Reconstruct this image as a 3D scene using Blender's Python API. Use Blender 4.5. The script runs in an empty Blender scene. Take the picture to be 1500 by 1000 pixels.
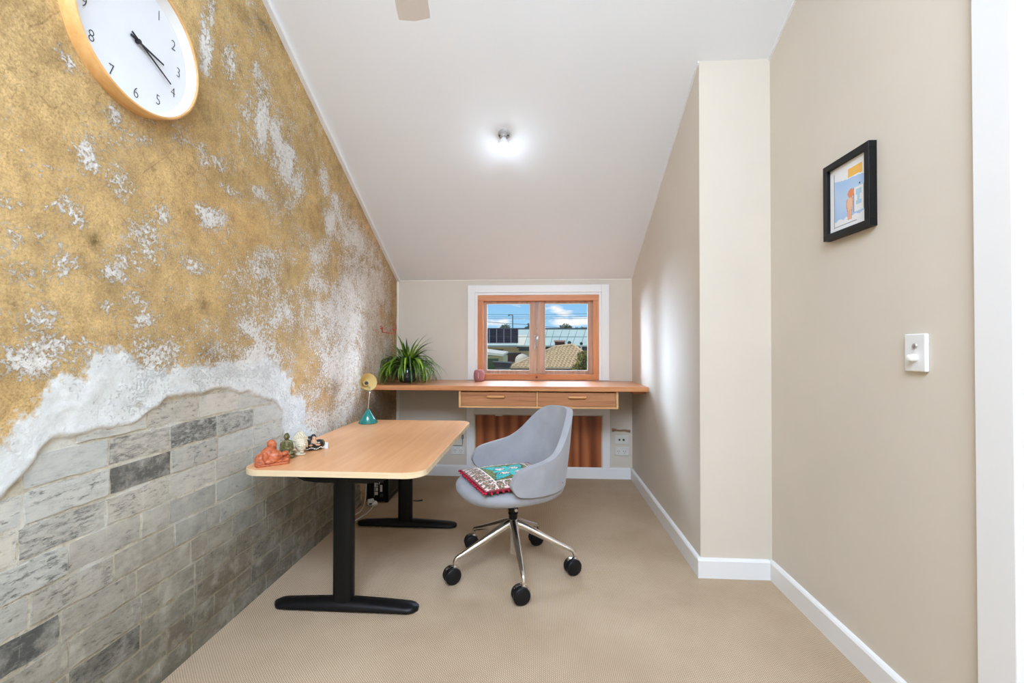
import bpy, bmesh, math, random
import numpy as np
from mathutils import Vector, Matrix
C = bpy.context.scene
random.seed(7); rng = np.random.default_rng(11)
PI = math.pi

# ------------------------------------------------------------------ camera
EYE = Vector((0, 0, 1.17)); YAW, PITCH, ROLL, FPX = .062, .0113, .0016, 655.0
cy, sy, cp, sp = math.cos(YAW), math.sin(YAW), math.cos(PITCH), math.sin(PITCH)
FW = Vector((-sy*cp, cy*cp, sp)); RT = Vector((cy, sy, 0)); UP = RT.cross(FW)
cr, sr = math.cos(ROLL), math.sin(ROLL)
RT, UP = cr*RT + sr*UP, -sr*RT + cr*UP
cd = bpy.data.cameras.new('camera'); cam = bpy.data.objects.new('camera', cd); C.collection.objects.link(cam)
cam.matrix_world = Matrix.Translation(EYE) @ Matrix((RT, UP, -FW)).transposed().to_4x4()
cd.sensor_width = 36; cd.lens = FPX/1500*36; cd.clip_start = .05; cd.clip_end = 600
C.camera = cam
def at(px, py, Y):          # a point seen at photo pixel (px, py), at distance Y down the room
    d = FW + RT*((px-750)/FPX) - UP*((py-500)/FPX)
    return EYE + d*(Y/d.y)

# ------------------------------------------------------------------ exposure, world, lamps
C.view_settings.view_transform = 'Standard'; C.view_settings.look = 'None'
C.view_settings.exposure = 0.0; C.view_settings.gamma = 1.0
C.view_settings.use_curve_mapping = False
SKY_K, SUN_K, REAR_K, BULB_K, DAY_K = 1.0, 2.6, 172, 52, 3700
w = bpy.data.worlds.new('sky'); C.world = w; w.use_nodes = True
nt = w.node_tree; nt.nodes.clear()
def wn(t, **k):
    n = nt.nodes.new(t)
    for a, b in k.items(): setattr(n, a, b)
    return n
tc = wn('ShaderNodeTexCoord'); mp = wn('ShaderNodeMapping'); mp.inputs['Scale'].default_value = (1, 1, 3.2)
no = wn('ShaderNodeTexNoise'); no.inputs['Scale'].default_value = 9; no.inputs['Detail'].default_value = 6; no.inputs['Roughness'].default_value = .55
cr1 = wn('ShaderNodeValToRGB'); cr1.color_ramp.elements[0].position = .55; cr1.color_ramp.elements[1].position = .66
sep = wn('ShaderNodeSeparateXYZ'); cr2 = wn('ShaderNodeValToRGB')
e = cr2.color_ramp.elements; e[0].position = 0; e[0].color = (.42, .72, .95, 1); e[1].position = .5; e[1].color = (.10, .30, .80, 1)
n2 = e.new(.12); n2.color = (.22, .55, .92, 1)
mx = wn('ShaderNodeMix', data_type='RGBA'); mx.inputs['B'].default_value = (1, 1, 1, 1)
bg = wn('ShaderNodeBackground'); bg.inputs['Strength'].default_value = SKY_K; wo = wn('ShaderNodeOutputWorld')
L = nt.links.new
L(tc.outputs['Generated'], mp.inputs['Vector']); L(mp.outputs[0], no.inputs['Vector']); L(no.outputs[0], cr1.inputs[0])
L(tc.outputs['Generated'], sep.inputs[0]); L(sep.outputs['Z'], cr2.inputs[0])
L(cr1.outputs[0], mx.inputs['Factor']); L(cr2.outputs[0], mx.inputs['A']); L(mx.outputs['Result'], bg.inputs['Color']); L(bg.outputs[0], wo.inputs[0])

def lamp(name, kind, loc, energy, color=(1, 1, 1), target=None, **k):
    d = bpy.data.lights.new(name, kind); d.energy = energy; d.color = color
    for a, b in k.items(): setattr(d, a, b)
    o = bpy.data.objects.new(name, d); C.collection.objects.link(o); o.location = loc
    if target is not None: o.rotation_euler = (Vector(target)-Vector(loc)).to_track_quat('-Z', 'Y').to_euler()
    return o
lamp('sun', 'SUN', (0, 0, 10), SUN_K, (1, .95, .86), (3.5, 1.8, 3.0), angle=.01)
lamp('added_rear_fill', 'AREA', (-.07, -.90, 3.10), REAR_K, (.78, .96, 1.22), (-.07, -.442, 2.211), shape='RECTANGLE', size=1.9, size_y=1.5)  # added fill lamp in an invented roof opening behind the camera

lamp('window_daylight', 'AREA', (0, 8.2, 5.2), DAY_K*.55, (.74, .96, 1.28), (0, 4.1, 1.3), shape='RECTANGLE', size=5, size_y=3)
for sx in (-1, 1): lamp('window_daylight', 'AREA', (sx*5.0, 7.2, 2.6), DAY_K*1.25, (.74, .96, 1.28), (0, 4.1, 1.25), shape='RECTANGLE', size=4, size_y=4)

# ------------------------------------------------------------------ helpers
def link(o): C.collection.objects.link(o); return o
def tag(o, label=None, cat=None, group=None, kind=None):
    for k, v in (('label', label), ('category', cat), ('group', group), ('kind', kind)):
        if v: o[k] = v
    return o
def thing(name, label, cat, loc=(0, 0, 0), rz=0, group=None):
    o = link(bpy.data.objects.new(name, None)); o.location = loc; o.rotation_euler = (0, 0, rz); o.empty_display_size = .05
    return tag(o, label, cat, group)
def root_loc(o):
    while o.parent: o = o.parent
    return o.location.copy()

class MB:
    def __init__(s): s.v = []; s.f = []; s.m = []
    def add(s, vs, fs, m=0):
        b = len(s.v); s.v += [tuple(v) for v in vs]; s.f += [tuple(b+i for i in f) for f in fs]; s.m += [m]*len(fs); return s
    def box(s, a, b, m=0):
        x0, y0, z0 = a; x1, y1, z1 = b
        return s.add([(x0,y0,z0),(x1,y0,z0),(x1,y1,z0),(x0,y1,z0),(x0,y0,z1),(x1,y0,z1),(x1,y1,z1),(x0,y1,z1)],
                     [(0,3,2,1),(4,5,6,7),(0,1,5,4),(1,2,6,5),(2,3,7,6),(3,0,4,7)], m)
    def prism(s, poly, axis, a, b, m=0):      # poly in the two other axes, ascending order
        def P(u, v, t): return ((t,u,v),(u,t,v),(u,v,t))[axis]
        n = len(poly); vs = [P(u, v, a) for u, v in poly]+[P(u, v, b) for u, v in poly]
        return s.add(vs, [tuple(range(n)), tuple(range(2*n-1, n-1, -1))]+[(i, (i+1) % n, n+(i+1) % n, n+i) for i in range(n)], m)
    def tube(s, pts, r, seg=10, cap=True, m=0, flat=1.0):
        pts = [Vector(p) for p in pts]; n = len(pts); rs = r if isinstance(r, (list, tuple)) else [r]*n
        t0 = (pts[1]-pts[0]).normalized(); up = Vector((0, 0, 1)) if abs(t0.z) < .9 else Vector((0, 1, 0))
        vs = []
        for i, p in enumerate(pts):
            t = (pts[min(i+1, n-1)]-pts[max(i-1, 0)]).normalized(); a = t.cross(up).normalized(); b = a.cross(t); 
            if a.length < 1e-6: a = Vector((1, 0, 0)); b = a.cross(t)
            up = b
            for k in range(seg):
                w_ = 2*PI*k/seg; vs.append(p+a*math.cos(w_)*rs[i]+b*math.sin(w_)*rs[i]*flat)
        fs = [(i*seg+k, i*seg+(k+1) % seg, (i+1)*seg+(k+1) % seg, (i+1)*seg+k) for i in range(n-1) for k in range(seg)]
        if cap: fs += [tuple(range(seg-1, -1, -1)), tuple(range((n-1)*seg, n*seg))]
        return s.add(vs, fs, m)
    def lathe(s, prof, c=(0, 0, 0), seg=24, axis=(0, 0, 1), m=0, cap=True):   # prof: (radius, height)
        q = Vector((0, 0, 1)).rotation_difference(Vector(axis)); c = Vector(c); vs = []; fs = []
        for r, h in prof:
            for k in range(seg): vs.append(c+q @ Vector((max(r, 1e-5)*math.cos(2*PI*k/seg), max(r, 1e-5)*math.sin(2*PI*k/seg), h)))
        for i in range(len(prof)-1):
            for k in range(seg): fs.append((i*seg+k, i*seg+(k+1) % seg, (i+1)*seg+(k+1) % seg, (i+1)*seg+k))
        if cap and prof[0][0] > 1e-4: fs.append(tuple(range(seg-1, -1, -1)))
        if cap and prof[-1][0] > 1e-4: fs.append(tuple(range((len(prof)-1)*seg, len(prof)*seg)))
        return s.add(vs, fs, m)
    def ball(s, c, r, seg=14, rings=9, rot=None, m=0):
        if not isinstance(r, (list, tuple)): r = (r, r, r)
        c = Vector(c); R = rot if rot is not None else Matrix.Identity(3); vs = []; fs = []
        for i in range(rings+1):
            a = PI*i/rings
            for k in range(seg):
                b = 2*PI*k/seg; vs.append(c+R @ Vector((r[0]*math.sin(a)*math.cos(b), r[1]*math.sin(a)*math.sin(b), -r[2]*math.cos(a))))
        for i in range(rings):
            for k in range(seg): fs.append((i*seg+k, i*seg+(k+1) % seg, (i+1)*seg+(k+1) % seg, (i+1)*seg+k))
        return s.add(vs, fs, m)
    def build(s, name, mats, parent=None, smooth=False, bevel=0, local=False, label=None, weld=True, sub=0, bseg=2):
        me = bpy.data.meshes.new(name); vs = s.v
        off = Vector((0, 0, 0))
        if not local and parent is not None: off = root_loc(parent)
        me.from_pydata([tuple(Vector(v)-off) for v in vs], [], s.f)
        if not isinstance(mats, (list, tuple)): mats = [mats]
        for m in mats: me.materials.append(m)
        me.polygons.foreach_set('material_index', s.m)
        bm = bmesh.new(); bm.from_mesh(me)
        if weld: bmesh.ops.remove_doubles(bm, verts=bm.verts, dist=1e-5)
        bmesh.ops.recalc_face_normals(bm, faces=bm.faces)
        if smooth:
            for f in bm.faces: f.smooth = True
            for e_ in bm.edges:
                if len(e_.link_faces) == 2 and e_.calc_face_angle(0) > 1.0: e_.smooth = False
        bm.to_mesh(me); bm.free()
        o = link(bpy.data.objects.new(name, me))
        if parent is not None: o.parent = parent
        if bevel:
            b = o.modifiers.new('bevel', 'BEVEL'); b.width = bevel; b.segments = bseg; b.limit_method = 'ANGLE'; b.angle_limit = .6; b.harden_normals = False
        if sub:
            b = o.modifiers.new('sub', 'SUBSURF'); b.levels = b.render_levels = sub
        if label: o['label'] = label
        return o
def box(a, b): return MB().box(a, b)
def struct(o): o['kind'] = 'structure'; return o

# ------------------------------------------------------------------ materials
class N:
    def __init__(s, name):
        s.mat = bpy.data.materials.new(name); s.mat.use_nodes = True; s.t = s.mat.node_tree; s.t.nodes.clear()
        s.o = s.n('ShaderNodeOutputMaterial'); s.b = s.n('ShaderNodeBsdfPrincipled'); s.l(s.b.outputs[0], s.o.inputs[0])
        s._tc = None
    def n(s, t, **k):
        x = s.t.nodes.new(t)
        for a, b in k.items(): setattr(x, a, b)
        return x
    def l(s, a, b): s.t.links.new(a, b)
    def val(s, k, v): 
        if hasattr(v, 'links'): s.l(v, s.b.inputs[k])
        else: s.b.inputs[k].default_value = v
        return s
    def coord(s, scale=(1, 1, 1), rot=(0, 0, 0), kind='Object', loc=(0, 0, 0)):
        if kind == 'World': src = s.n('ShaderNodeNewGeometry').outputs['Position']
        else: src = s.n('ShaderNodeTexCoord').outputs[kind]
        m = s.n('ShaderNodeMapping'); m.inputs['Scale'].default_value = scale; m.inputs['Rotation'].default_value = rot; m.inputs['Location'].default_value = loc
        s.l(src, m.inputs[0]); return m.outputs[0]
    def noise(s, vec, scale, detail=4, rough=.55, dist=0):
        x = s.n('ShaderNodeTexNoise'); s.l(vec, x.inputs['Vector'])
        for k, v in (('Scale', scale), ('Detail', detail), ('Roughness', rough), ('Distortion', dist)): x.inputs[k].default_value = v
        return x.outputs[0]
    def ramp(s, f, stops, interp='LINEAR'):
        r = s.n('ShaderNodeValToRGB'); r.color_ramp.interpolation = interp; e = r.color_ramp.elements
        while len(e) < len(stops): e.new(.5)
        for x, (p, c) in zip(e, stops):
            x.position = p; x.color = (c, c, c, 1) if isinstance(c, (int, float)) else tuple(c)+(1,)
        s.l(f, r.inputs[0]); return r.outputs[0]
    def mix(s, f, a, b, mode='MIX'):
        m = s.n('ShaderNodeMix', data_type='RGBA', blend_type=mode)
        for k, v in (('Factor', f), ('A', a), ('B', b)):
            if hasattr(v, 'links'): s.l(v, m.inputs[k])
            elif k == 'Factor': m.inputs[k].default_value = v
            else: m.inputs[k].default_value = tuple(v)+(1,)
        return m.outputs['Result']
    def math(s, op, a, b=0, clamp=False):
        m = s.n('ShaderNodeMath', operation=op, use_clamp=clamp)
        for i, v in enumerate((a, b)):
            if hasattr(v, 'links'): s.l(v, m.inputs[i])
            else: m.inputs[i].default_value = v
        return m.outputs[0]
    def bump(s, h, strength=.3, dist=.002):
        b = s.n('ShaderNodeBump'); b.inputs['Strength'].default_value = strength; b.inputs['Distance'].default_value = dist
        s.l(h, b.inputs['Height']); s.l(b.outputs[0], s.b.inputs['Normal']); return s
def srgb(r, g, b):
    f = lambda c: (c/255/12.92) if c/255 <= .04045 else ((c/255+.055)/1.055)**2.4
    return (f(r), f(g), f(b))
def flat(name, col, rough=.5, metal=0, var=.06, scale=14, coat=0, spec=.5, bump=0):
    n = N(name); v = n.coord(); f = n.noise(v, scale)
    a = tuple(c*(1-var) for c in col); b = tuple(min(1, c*(1+var)) for c in col)
    n.val('Base Color', n.ramp(f, [(.3, a), (.7, b)])).val('Roughness', rough).val('Metallic', metal).val('Specular IOR Level', spec)
    if coat: n.val('Coat Weight', coat).val('Coat Roughness', .1)
    if bump: n.bump(n.noise(v, scale*20, 3), bump, .001)
    return n.mat
def wood(name, dark, mid, light, axis='x', rough=.4, scale=1.0, coat=0, contrast=.18, rings=0):
    n = N(name); k = 1.2*scale; h = 26*scale
    sc = {'x': (k, h, h), 'y': (h, k, h), 'z': (h, h, k)}[axis]
    f1 = n.noise(n.coord(sc), 1.0, 6, .6, .6)
    sc2 = tuple(c*4.5 for c in sc); f2 = n.noise(n.coord(sc2), 1.0, 4, .7)
    f = n.math('ADD', n.math('MULTIPLY', f1, .7), n.math('MULTIPLY', f2, .3))
    if rings:
        wv = n.n('ShaderNodeTexWave', wave_type='BANDS', bands_direction='X'); sc3 = {'x': (.25, 1, 1), 'y': (1, .2, 1), 'z': (1, 1, .12)}[axis]
        n.l(n.coord(sc3), wv.inputs['Vector']); wv.inputs['Scale'].default_value = rings; wv.inputs['Distortion'].default_value = 6; wv.inputs['Detail'].default_value = 2; wv.inputs['Detail Scale'].default_value = 1.2
        f = n.math('ADD', n.math('MULTIPLY', f, .6), n.math('MULTIPLY', wv.outputs[1], .4))
    col = n.ramp(f, [(.5-contrast, dark), (.5, mid), (.5+contrast, light)])
    n.val('Base Color', col).val('Roughness', rough)
    if coat: n.val('Coat Weight', coat).val('Coat Roughness', .22)
    n.bump(f2, .08, .0006); return n.mat

M = {}
def painted(name, col, rough=.55, var=.03):
    n = N(name); v = n.coord(kind='World'); f = n.noise(v, 1.7, 5)
    a = tuple(c*(1-var) for c in col); b = tuple(min(1, c*(1+var)) for c in col)
    n.val('Base Color', n.ramp(f, [(.3, a), (.7, b)])).val('Roughness', rough).val('Specular IOR Level', .3)
    n.bump(n.noise(v, 220, 2), .08, .0006); return n.mat
M['beige'] = painted('beige wall paint', (.68, .606, .506))
M['ceil'] = painted('white ceiling paint', (.85, .865, .88), .7, .01)
M['white'] = painted('white gloss trim paint', (.83, .82, .80), .32, .01)
M['cream'] = painted('cream bead paint', (.80, .75, .64), .5)
M['orange_wood'] = wood('oiled orange timber', srgb(176, 104, 60), srgb(208, 138, 86), srgb(226, 164, 112), 'x', .34, 1, .35)
M['window_wood'] = wood('window timber', srgb(178, 102, 56), srgb(206, 132, 80), srgb(220, 152, 98), 'x', .4)
M['window_wood_v'] = wood('window timber upright', srgb(178, 102, 56), srgb(206, 132, 80), srgb(220, 152, 98), 'z', .4)
M['sash_wood'] = wood('weathered sash timber', srgb(158, 118, 92), srgb(186, 146, 120), srgb(204, 170, 148), 'z', .5)
M['drawer_wood'] = wood('drawer front timber', srgb(150, 92, 54), srgb(190, 128, 84), srgb(206, 150, 106), 'x', .45, 1.1)
M['carcass_wood'] = wood('pale carcass timber', srgb(206, 150, 96), srgb(228, 176, 120), srgb(238, 194, 142), 'x', .45)
M['ply'] = wood('dark varnished plywood', srgb(112, 52, 22), srgb(158, 84, 42), srgb(184, 110, 62), 'z', .4, .5, 0, .26, 3.2)
M['desk_top'] = wood('oak veneer', srgb(216, 154, 104), srgb(228, 168, 118), srgb(236, 182, 134), 'y', .38, 1.0, .25, .2)
M['desk_edge'] = wood('pale desk edge band', srgb(220, 194, 152), srgb(232, 208, 168), srgb(240, 220, 184), 'x', .4)
M['clock_wood'] = wood('clock rim plywood', srgb(214, 158, 92), srgb(230, 178, 112), srgb(240, 196, 136), 'y', .45, .8)
M['black'] = flat('black powder coat', (.003, .003, .0035), .42, 0, .1, 60, 0, .28)
M['rubber'] = flat('black caster plastic', (.005, .005, .006), .45, spec=.3)
M['chrome'] = flat('polished aluminium', (.72, .70, .67), .16, 1, .03)
M['steel'] = flat('brushed steel', (.55, .55, .55), .35, 1, .05)
M['plastic'] = flat('white plastic', (.80, .79, .76), .3, 0, .01)
M['clock_face'] = flat('white clock dial', (.78, .80, .83), .45, 0, .01)
M['ink'] = flat('black ink', (.015, .015, .018), .5, 0, .01)
M['hole'] = flat('dark recess', (.04, .04, .045), .6)

# carpet: loop pile in fine rows
n = N('beige loop carpet'); v = n.coord(kind='World')
w1 = n.n('ShaderNodeTexWave', wave_type='BANDS', bands_direction='DIAGONAL'); n.l(n.coord((1, 1, 0), kind='World'), w1.inputs['Vector']); w1.inputs['Scale'].default_value = 62; w1.inputs['Distortion'].default_value = 1.5; w1.inputs['Detail'].default_value = 1
w2 = n.n('ShaderNodeTexWave', wave_type='BANDS', bands_direction='X'); n.l(n.coord((1, 1, 0), kind='World'), w2.inputs['Vector']); w2.inputs['Scale'].default_value = 44; w2.inputs['Distortion'].default_value = 1.2; w2.inputs['Detail'].default_value = 1
h = n.math('MULTIPLY', w1.outputs[1], w2.outputs[1])
big = n.ramp(n.noise(v, 2.3, 4), [(.3, srgb(190, 166, 138)), (.7, srgb(206, 183, 155))])
fine = n.ramp(h, [(0, (.70, .68, .66)), (.55, (1.10, 1.10, 1.10))])
n.val('Base Color', n.mix(1, big, fine, 'MULTIPLY')).val('Roughness', .95).val('Specular IOR Level', .1)
n.bump(n.math('ADD', h, n.math('MULTIPLY', n.noise(v, 400, 2), .5)), .5, .003); M['carpet'] = n.mat

# old plaster wall
n = N('flaking ochre plaster'); v = n.coord(kind='World')
att = n.n('ShaderNodeVertexColor', layer_name='mask'); sp_ = n.n('ShaderNodeSeparateColor'); n.l(att.outputs['Color'], sp_.inputs[0])
att2 = n.n('ShaderNodeVertexColor', layer_name='mask2'); sp2 = n.n('ShaderNodeSeparateColor'); n.l(att2.outputs['Color'], sp2.inputs[0])
WH, SMO, DK = sp_.outputs[0], sp_.outputs[1], sp_.outputs[2]; MOR, PEACH, OCH = sp2.outputs[0], sp2.outputs[1], sp2.outputs[2]
och = n.ramp(n.noise(v, 5.5, 8, .65), [(.30, srgb(178, 146, 92)), (.48, srgb(208, 172, 112)), (.68, srgb(224, 188, 126))])
och = n.mix(PEACH, och, n.ramp(n.noise(v, 9, 8, .65), [(.3, srgb(196, 154, 104)), (.7, srgb(224, 186, 138))]))
och = n.mix(n.math('MULTIPLY', OCH, .75, True), och, srgb(214, 166, 96))
mot = n.noise(v, 19, 9, .72)
och = n.mix(1, och, n.ramp(mot, [(.28, (.48, .45, .40)), (.43, (.88, .86, .82)), (.56, (1.03, 1.03, 1.02)), (.74, (1.24, 1.24, 1.26))]), 'MULTIPLY')
och = n.mix(.16, och, srgb(176, 166, 146))
grain = n.noise(v, 150, 5, .7)
och = n.mix(.8, och, n.ramp(grain, [(.32, (.60, .56, .50)), (.5, (1, 1, 1)), (.68, (1.28, 1.27, 1.24))]), 'MULTIPLY')
# flaking: white shows where fine noise beats (1-density)
fl = n.math('ADD', n.math('MULTIPLY', n.noise(v, 75, 7, .72), .66), n.math('MULTIPLY', n.noise(v, 11, 6, .65), .34))
flm = n.math('SUBTRACT', n.math('ADD', fl, n.math('MULTIPLY', WH, .215)), .612)
flm = n.math('MULTIPLY', flm, 14, True)
wcol = n.ramp(n.noise(v, 60, 6, .7), [(.3, srgb(206, 198, 186)), (.6, srgb(234, 230, 222))])
wcol = n.mix(n.math('MULTIPLY', PEACH, .6, True), wcol, n.ramp(n.noise(v, 26, 7, .7), [(.3, srgb(196, 164, 130)), (.5, srgb(226, 210, 190)), (.7, srgb(236, 230, 222))]))
col = n.mix(flm, och, wcol)
# fine dark speckle in the whitish area
spk = n.math('MULTIPLY', n.math('SUBTRACT', n.noise(v, 120, 4, .75), .585), 22, True)
col = n.mix(n.math('MULTIPLY', spk, n.math('ADD', n.math('MULTIPLY', WH, .5), .12), True), col, srgb(120, 92, 62))
sm = n.ramp(n.noise(v, 14, 8, .7), [(.3, srgb(212, 213, 208)), (.65, srgb(234, 235, 230))])
sme = n.math('ADD', n.math('MULTIPLY', n.math('SUBTRACT', SMO, .5), 5), n.math('MULTIPLY', n.math('SUBTRACT', n.noise(v, 40, 6, .7), .5), 5))
sme = n.math('ADD', sme, .5, True)
col = n.mix(sme, col, sm)
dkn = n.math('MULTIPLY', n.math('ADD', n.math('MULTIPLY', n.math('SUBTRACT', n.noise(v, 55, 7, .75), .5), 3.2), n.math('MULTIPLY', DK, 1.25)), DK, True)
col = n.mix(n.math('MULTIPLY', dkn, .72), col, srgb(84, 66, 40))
crack = n.n('ShaderNodeTexVoronoi', feature='DISTANCE_TO_EDGE'); n.l(n.mix(.12, v, n.noise(v, 12, 4)), crack.inputs['Vector']); crack.inputs['Scale'].default_value = 5
ck = n.math('MULTIPLY', n.math('LESS_THAN', crack.outputs[0], .008), n.math('GREATER_THAN', n.noise(v, 3, 2), .55))
col = n.mix(n.math('MULTIPLY', ck, n.math('SUBTRACT', .26, n.math('MULTIPLY', SMO, .2))), col, srgb(92, 70, 44))
mor = n.ramp(n.noise(v, 22, 8, .7), [(.3, srgb(168, 158, 136)), (.5, srgb(200, 192, 172)), (.7, srgb(222, 214, 196))])
geo = n.n('ShaderNodeNewGeometry'); sx_ = n.n('ShaderNodeSeparateXYZ'); n.l(geo.outputs['Position'], sx_.inputs[0])
low = n.math('MULTIPLY', n.math('SUBTRACT', .62, n.math('ADD', sx_.outputs[2], n.math('MULTIPLY', n.math('SUBTRACT', 1.6, sx_.outputs[1]), .12))), 2.2, True)  # mortar darker low down, some desk shade painted in as on the bricks
mor = n.mix(low, mor, n.mix(1, mor, srgb(196, 190, 176), 'MULTIPLY'))
lw = n.math('MULTIPLY', n.math('SUBTRACT', n.noise(n.coord((1, 1, 1.6), kind='World'), 6, 8, .74), .47), 5, True)
mor = n.mix(n.math('MULTIPLY', lw, .85), mor, n.mix(low, srgb(212, 212, 204), srgb(166, 162, 150)))
col = n.mix(MOR, col, mor)
n.val('Base Color', col).val('Roughness', .92).val('Specular IOR Level', .15)
hgt = n.math('ADD', n.math('MULTIPLY', n.noise(v, 45, 8, .7), .7), n.math('MULTIPLY', flm, .35))
n.bump(hgt, .8, .007); M['plaster'] = n.mat

# whitewashed bricks; each brick's own tint comes from its object colour
n = N('whitewashed brick'); v = n.coord(kind='World'); oi = n.n('ShaderNodeObjectInfo')
vs = n.coord((1, 1, 3.2), kind='World')
wash = n.noise(v, 9, 8, .7); st = n.noise(n.coord((60, 60, 9), kind='World'), 1, 5, .7)
tint = n.mix(1, oi.outputs['Color'], n.ramp(n.noise(vs, 16, 8, .72), [(.3, (.72, .73, .74)), (.5, (1, 1, 1)), (.72, (1.2, 1.18, 1.13))]), 'MULTIPLY')
dark = n.math('MULTIPLY', n.math('SUBTRACT', n.math('ADD', n.noise(vs, 26, 8, .75), n.math('MULTIPLY', oi.outputs['Alpha'], .30)), .62), 9, True)
c = n.mix(n.math('MULTIPLY', dark, .75), tint, srgb(70, 70, 68))
c = n.mix(n.math('MULTIPLY', n.math('SUBTRACT', wash, .50), 5, True), c, n.mix(.45, oi.outputs['Color'], srgb(214, 208, 190)))
lw = n.math('MULTIPLY', n.math('SUBTRACT', n.noise(n.coord((1, 1, 1.6), kind='World'), 6, 8, .74), .47), 5, True)
c = n.mix(n.math('MULTIPLY', lw, .85), c, n.mix(.35, oi.outputs['Color'], srgb(206, 203, 190)))
c = n.mix(n.math('MULTIPLY', n.math('SUBTRACT', st, .60), 3, True), c, srgb(214, 214, 208))
n.val('Base Color', c).val('Roughness', .85).val('Specular IOR Level', .2)
n.bump(n.math('ADD', n.noise(v, 60, 8, .75), n.math('MULTIPLY', dark, -.4)), .5, .005); M['brick'] = n.mat

# glass
n = N('window glass'); n.t.nodes.remove(n.b); g = n.n('ShaderNodeBsdfGlass'); g.inputs['IOR'].default_value = 1.45; g.inputs['Roughness'].default_value = 0
tr = n.n('ShaderNodeBsdfTransparent'); gl = n.n('ShaderNodeBsdfGlossy'); gl.inputs['Roughness'].default_value = .02
fr = n.n('ShaderNodeFresnel'); fr.inputs[0].default_value = 1.3; ms = n.n('ShaderNodeMixShader')
n.l(fr.outputs[0], ms.inputs[0]); n.l(tr.outputs[0], ms.inputs[1]); n.l(gl.outputs[0], ms.inputs[2]); n.l(ms.outputs[0], n.o.inputs[0]); n.t.nodes.remove(g); M['glass'] = n.mat
n = N('bulb glow'); n.val('Base Color', (1, 1, 1, 1)).val('Emission Color', (.82, .98, 1.18, 1)).val('Emission Strength', BULB_K); M['bulb'] = n.mat

# ------------------------------------------------------------------ room shell
XL, XR, XR2, YB, YR, ZC, SL = -1.3072, .8192, 1.173, 4.0319, 2.3485, 1.7757, .5153
YA, YREAR = .4, -2.2
def ztop(y): return ZC+SL*(YB-y) if y >= YA else ZC+SL*(YB-YA)-SL*(YA-y)
ZA = ztop(YA)
struct(box((XL-.3, YREAR-.2, -.2), (XR2+.3, YB+.25, 0)).build('floor', M['carpet']))
# ceiling: two slopes, .12 thick
mb = MB().prism([(YA, ZA), (YB+.13, ZC-SL*.13), (YB+.13, ZC-SL*.13+.14), (YA, ZA+.14)], 0, XL-.35, XR2+.35)
def rs(ya, yb, xa, xb): mb.prism([(ya, ztop(ya)), (yb, ztop(yb)), (yb, ztop(yb)+.14), (ya, ztop(ya)+.14)], 0, xa, xb)
rs(YREAR-.3, -1.56, XL-.35, XR2+.35); rs(-.24, YA, XL-.35, XR2+.35); rs(-1.56, -.24, XL-.35, -1.0); rs(-1.56, -.24, .86, XR2+.35)  # rear slope left open for the added fill lamp
struct(mb.build('ceiling', M['ceil'], weld=False))
# back wall with window opening
WX0, WX1, WZ0, WZ1 = -.562, .526, .872, 1.634
mb = MB(); T = .14
for a, b in (((XL-.3, 0), (WX0, ZC)), ((WX1, 0), (XR+.5, ZC)), ((WX0, 0), (WX1, WZ0)), ((WX0, WZ1), (WX1, ZC))):
    mb.box((a[0], YB, a[1]-(.2 if a[1] == 0 else 0)), (b[0], YB+T, b[1]+(0 if b[1] < ZC else -.0)))
struct(mb.build('wall_back', M['beige']))
# right: far wall, return, near wall (with doorway)
struct(MB().prism([(YR, 0), (YB+.01, 0), (YB+.01, ztop(YB)+.02), (YR, ztop(YR)+.02)], 0, XR, XR+.6).build('wall_right_far', M['beige']))
struct(MB().prism([(XR+.002, 0), (XR2+.3, 0), (XR2+.3, ztop(YR)+.02), (XR+.002, ztop(YR)+.02)], 1, YR-.001, YR+.12).build('wall_return', M['beige']))
DY0, DY1, DZ = .34, 1.17, 2.12
mb = MB().prism([(DY1, 0), (YR, 0), (YR, ztop(YR)+.02), (DY1, ztop(DY1)+.02)], 0, XR2, XR2+.12)
mb.prism([(DY0, DZ), (DY1, DZ), (DY1, ztop(DY1)+.02), (YA, ZA+.02), (DY0, ztop(DY0)+.02)], 0, XR2, XR2+.12)
mb.prism([(YREAR, 0), (DY0, 0), (DY0, ztop(DY0)+.02), (YREAR, ztop(YREAR)+.02)], 0, XR2, XR2+.12)
struct(mb.build('wall_right', M['beige'], weld=False))
# rear wall behind the camera, and the frame of an added roof opening for the fill lamp
struct(box((XL-.2, YREAR-.1, 0), (XR2+.2, YREAR, 2.5)).build('wall_rear', M['beige']))
mb = MB()
for xa, xb in ((-1.0, -.95), (.81, .86)): mb.prism([(-1.56, ztop(-1.56)-.015), (-.24, ztop(-.24)-.015), (-.24, ztop(-.24)+.10), (-1.56, ztop(-1.56)+.10)], 0, xa, xb)
struct(mb.build('added_roof_frame', M['white'], weld=False))

# baseboards
BH, BT = .098, .018
def baseboard(name, x0, y0, x1, y1, nx, ny):
    # profile: flat face, rounded top that tapers to the wall; face runs from (x0,y0) to (x1,y1), inward normal (nx,ny)
    prof = [(0, 0), (BT, 0), (BT, BH-.012), (BT*.7, BH-.004), (BT*.3, BH), (0, BH)]
    vs = [(x+nx*d, y+ny*d, z) for (x, y) in ((x0, y0), (x1, y1)) for d, z in prof]; k = len(prof)
    m = MB().add(vs, [tuple(range(k)), tuple(range(2*k-1, k-1, -1))]+[(i, (i+1) % k, k+(i+1) % k, k+i) for i in range(k)])
    return struct(m.build(name, M['white']))
baseboard('baseboard_back', XL, YB, XR-BT, YB, 0, -1)
baseboard('baseboard_right_far', XR, YB, XR, YR+.001, -1, 0)
baseboard('baseboard_return', XR-BT, YR, XR2-BT, YR, 0, -1)
baseboard('baseboard_right', XR2, YR, XR2, 1.264, -1, 0)
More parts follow.
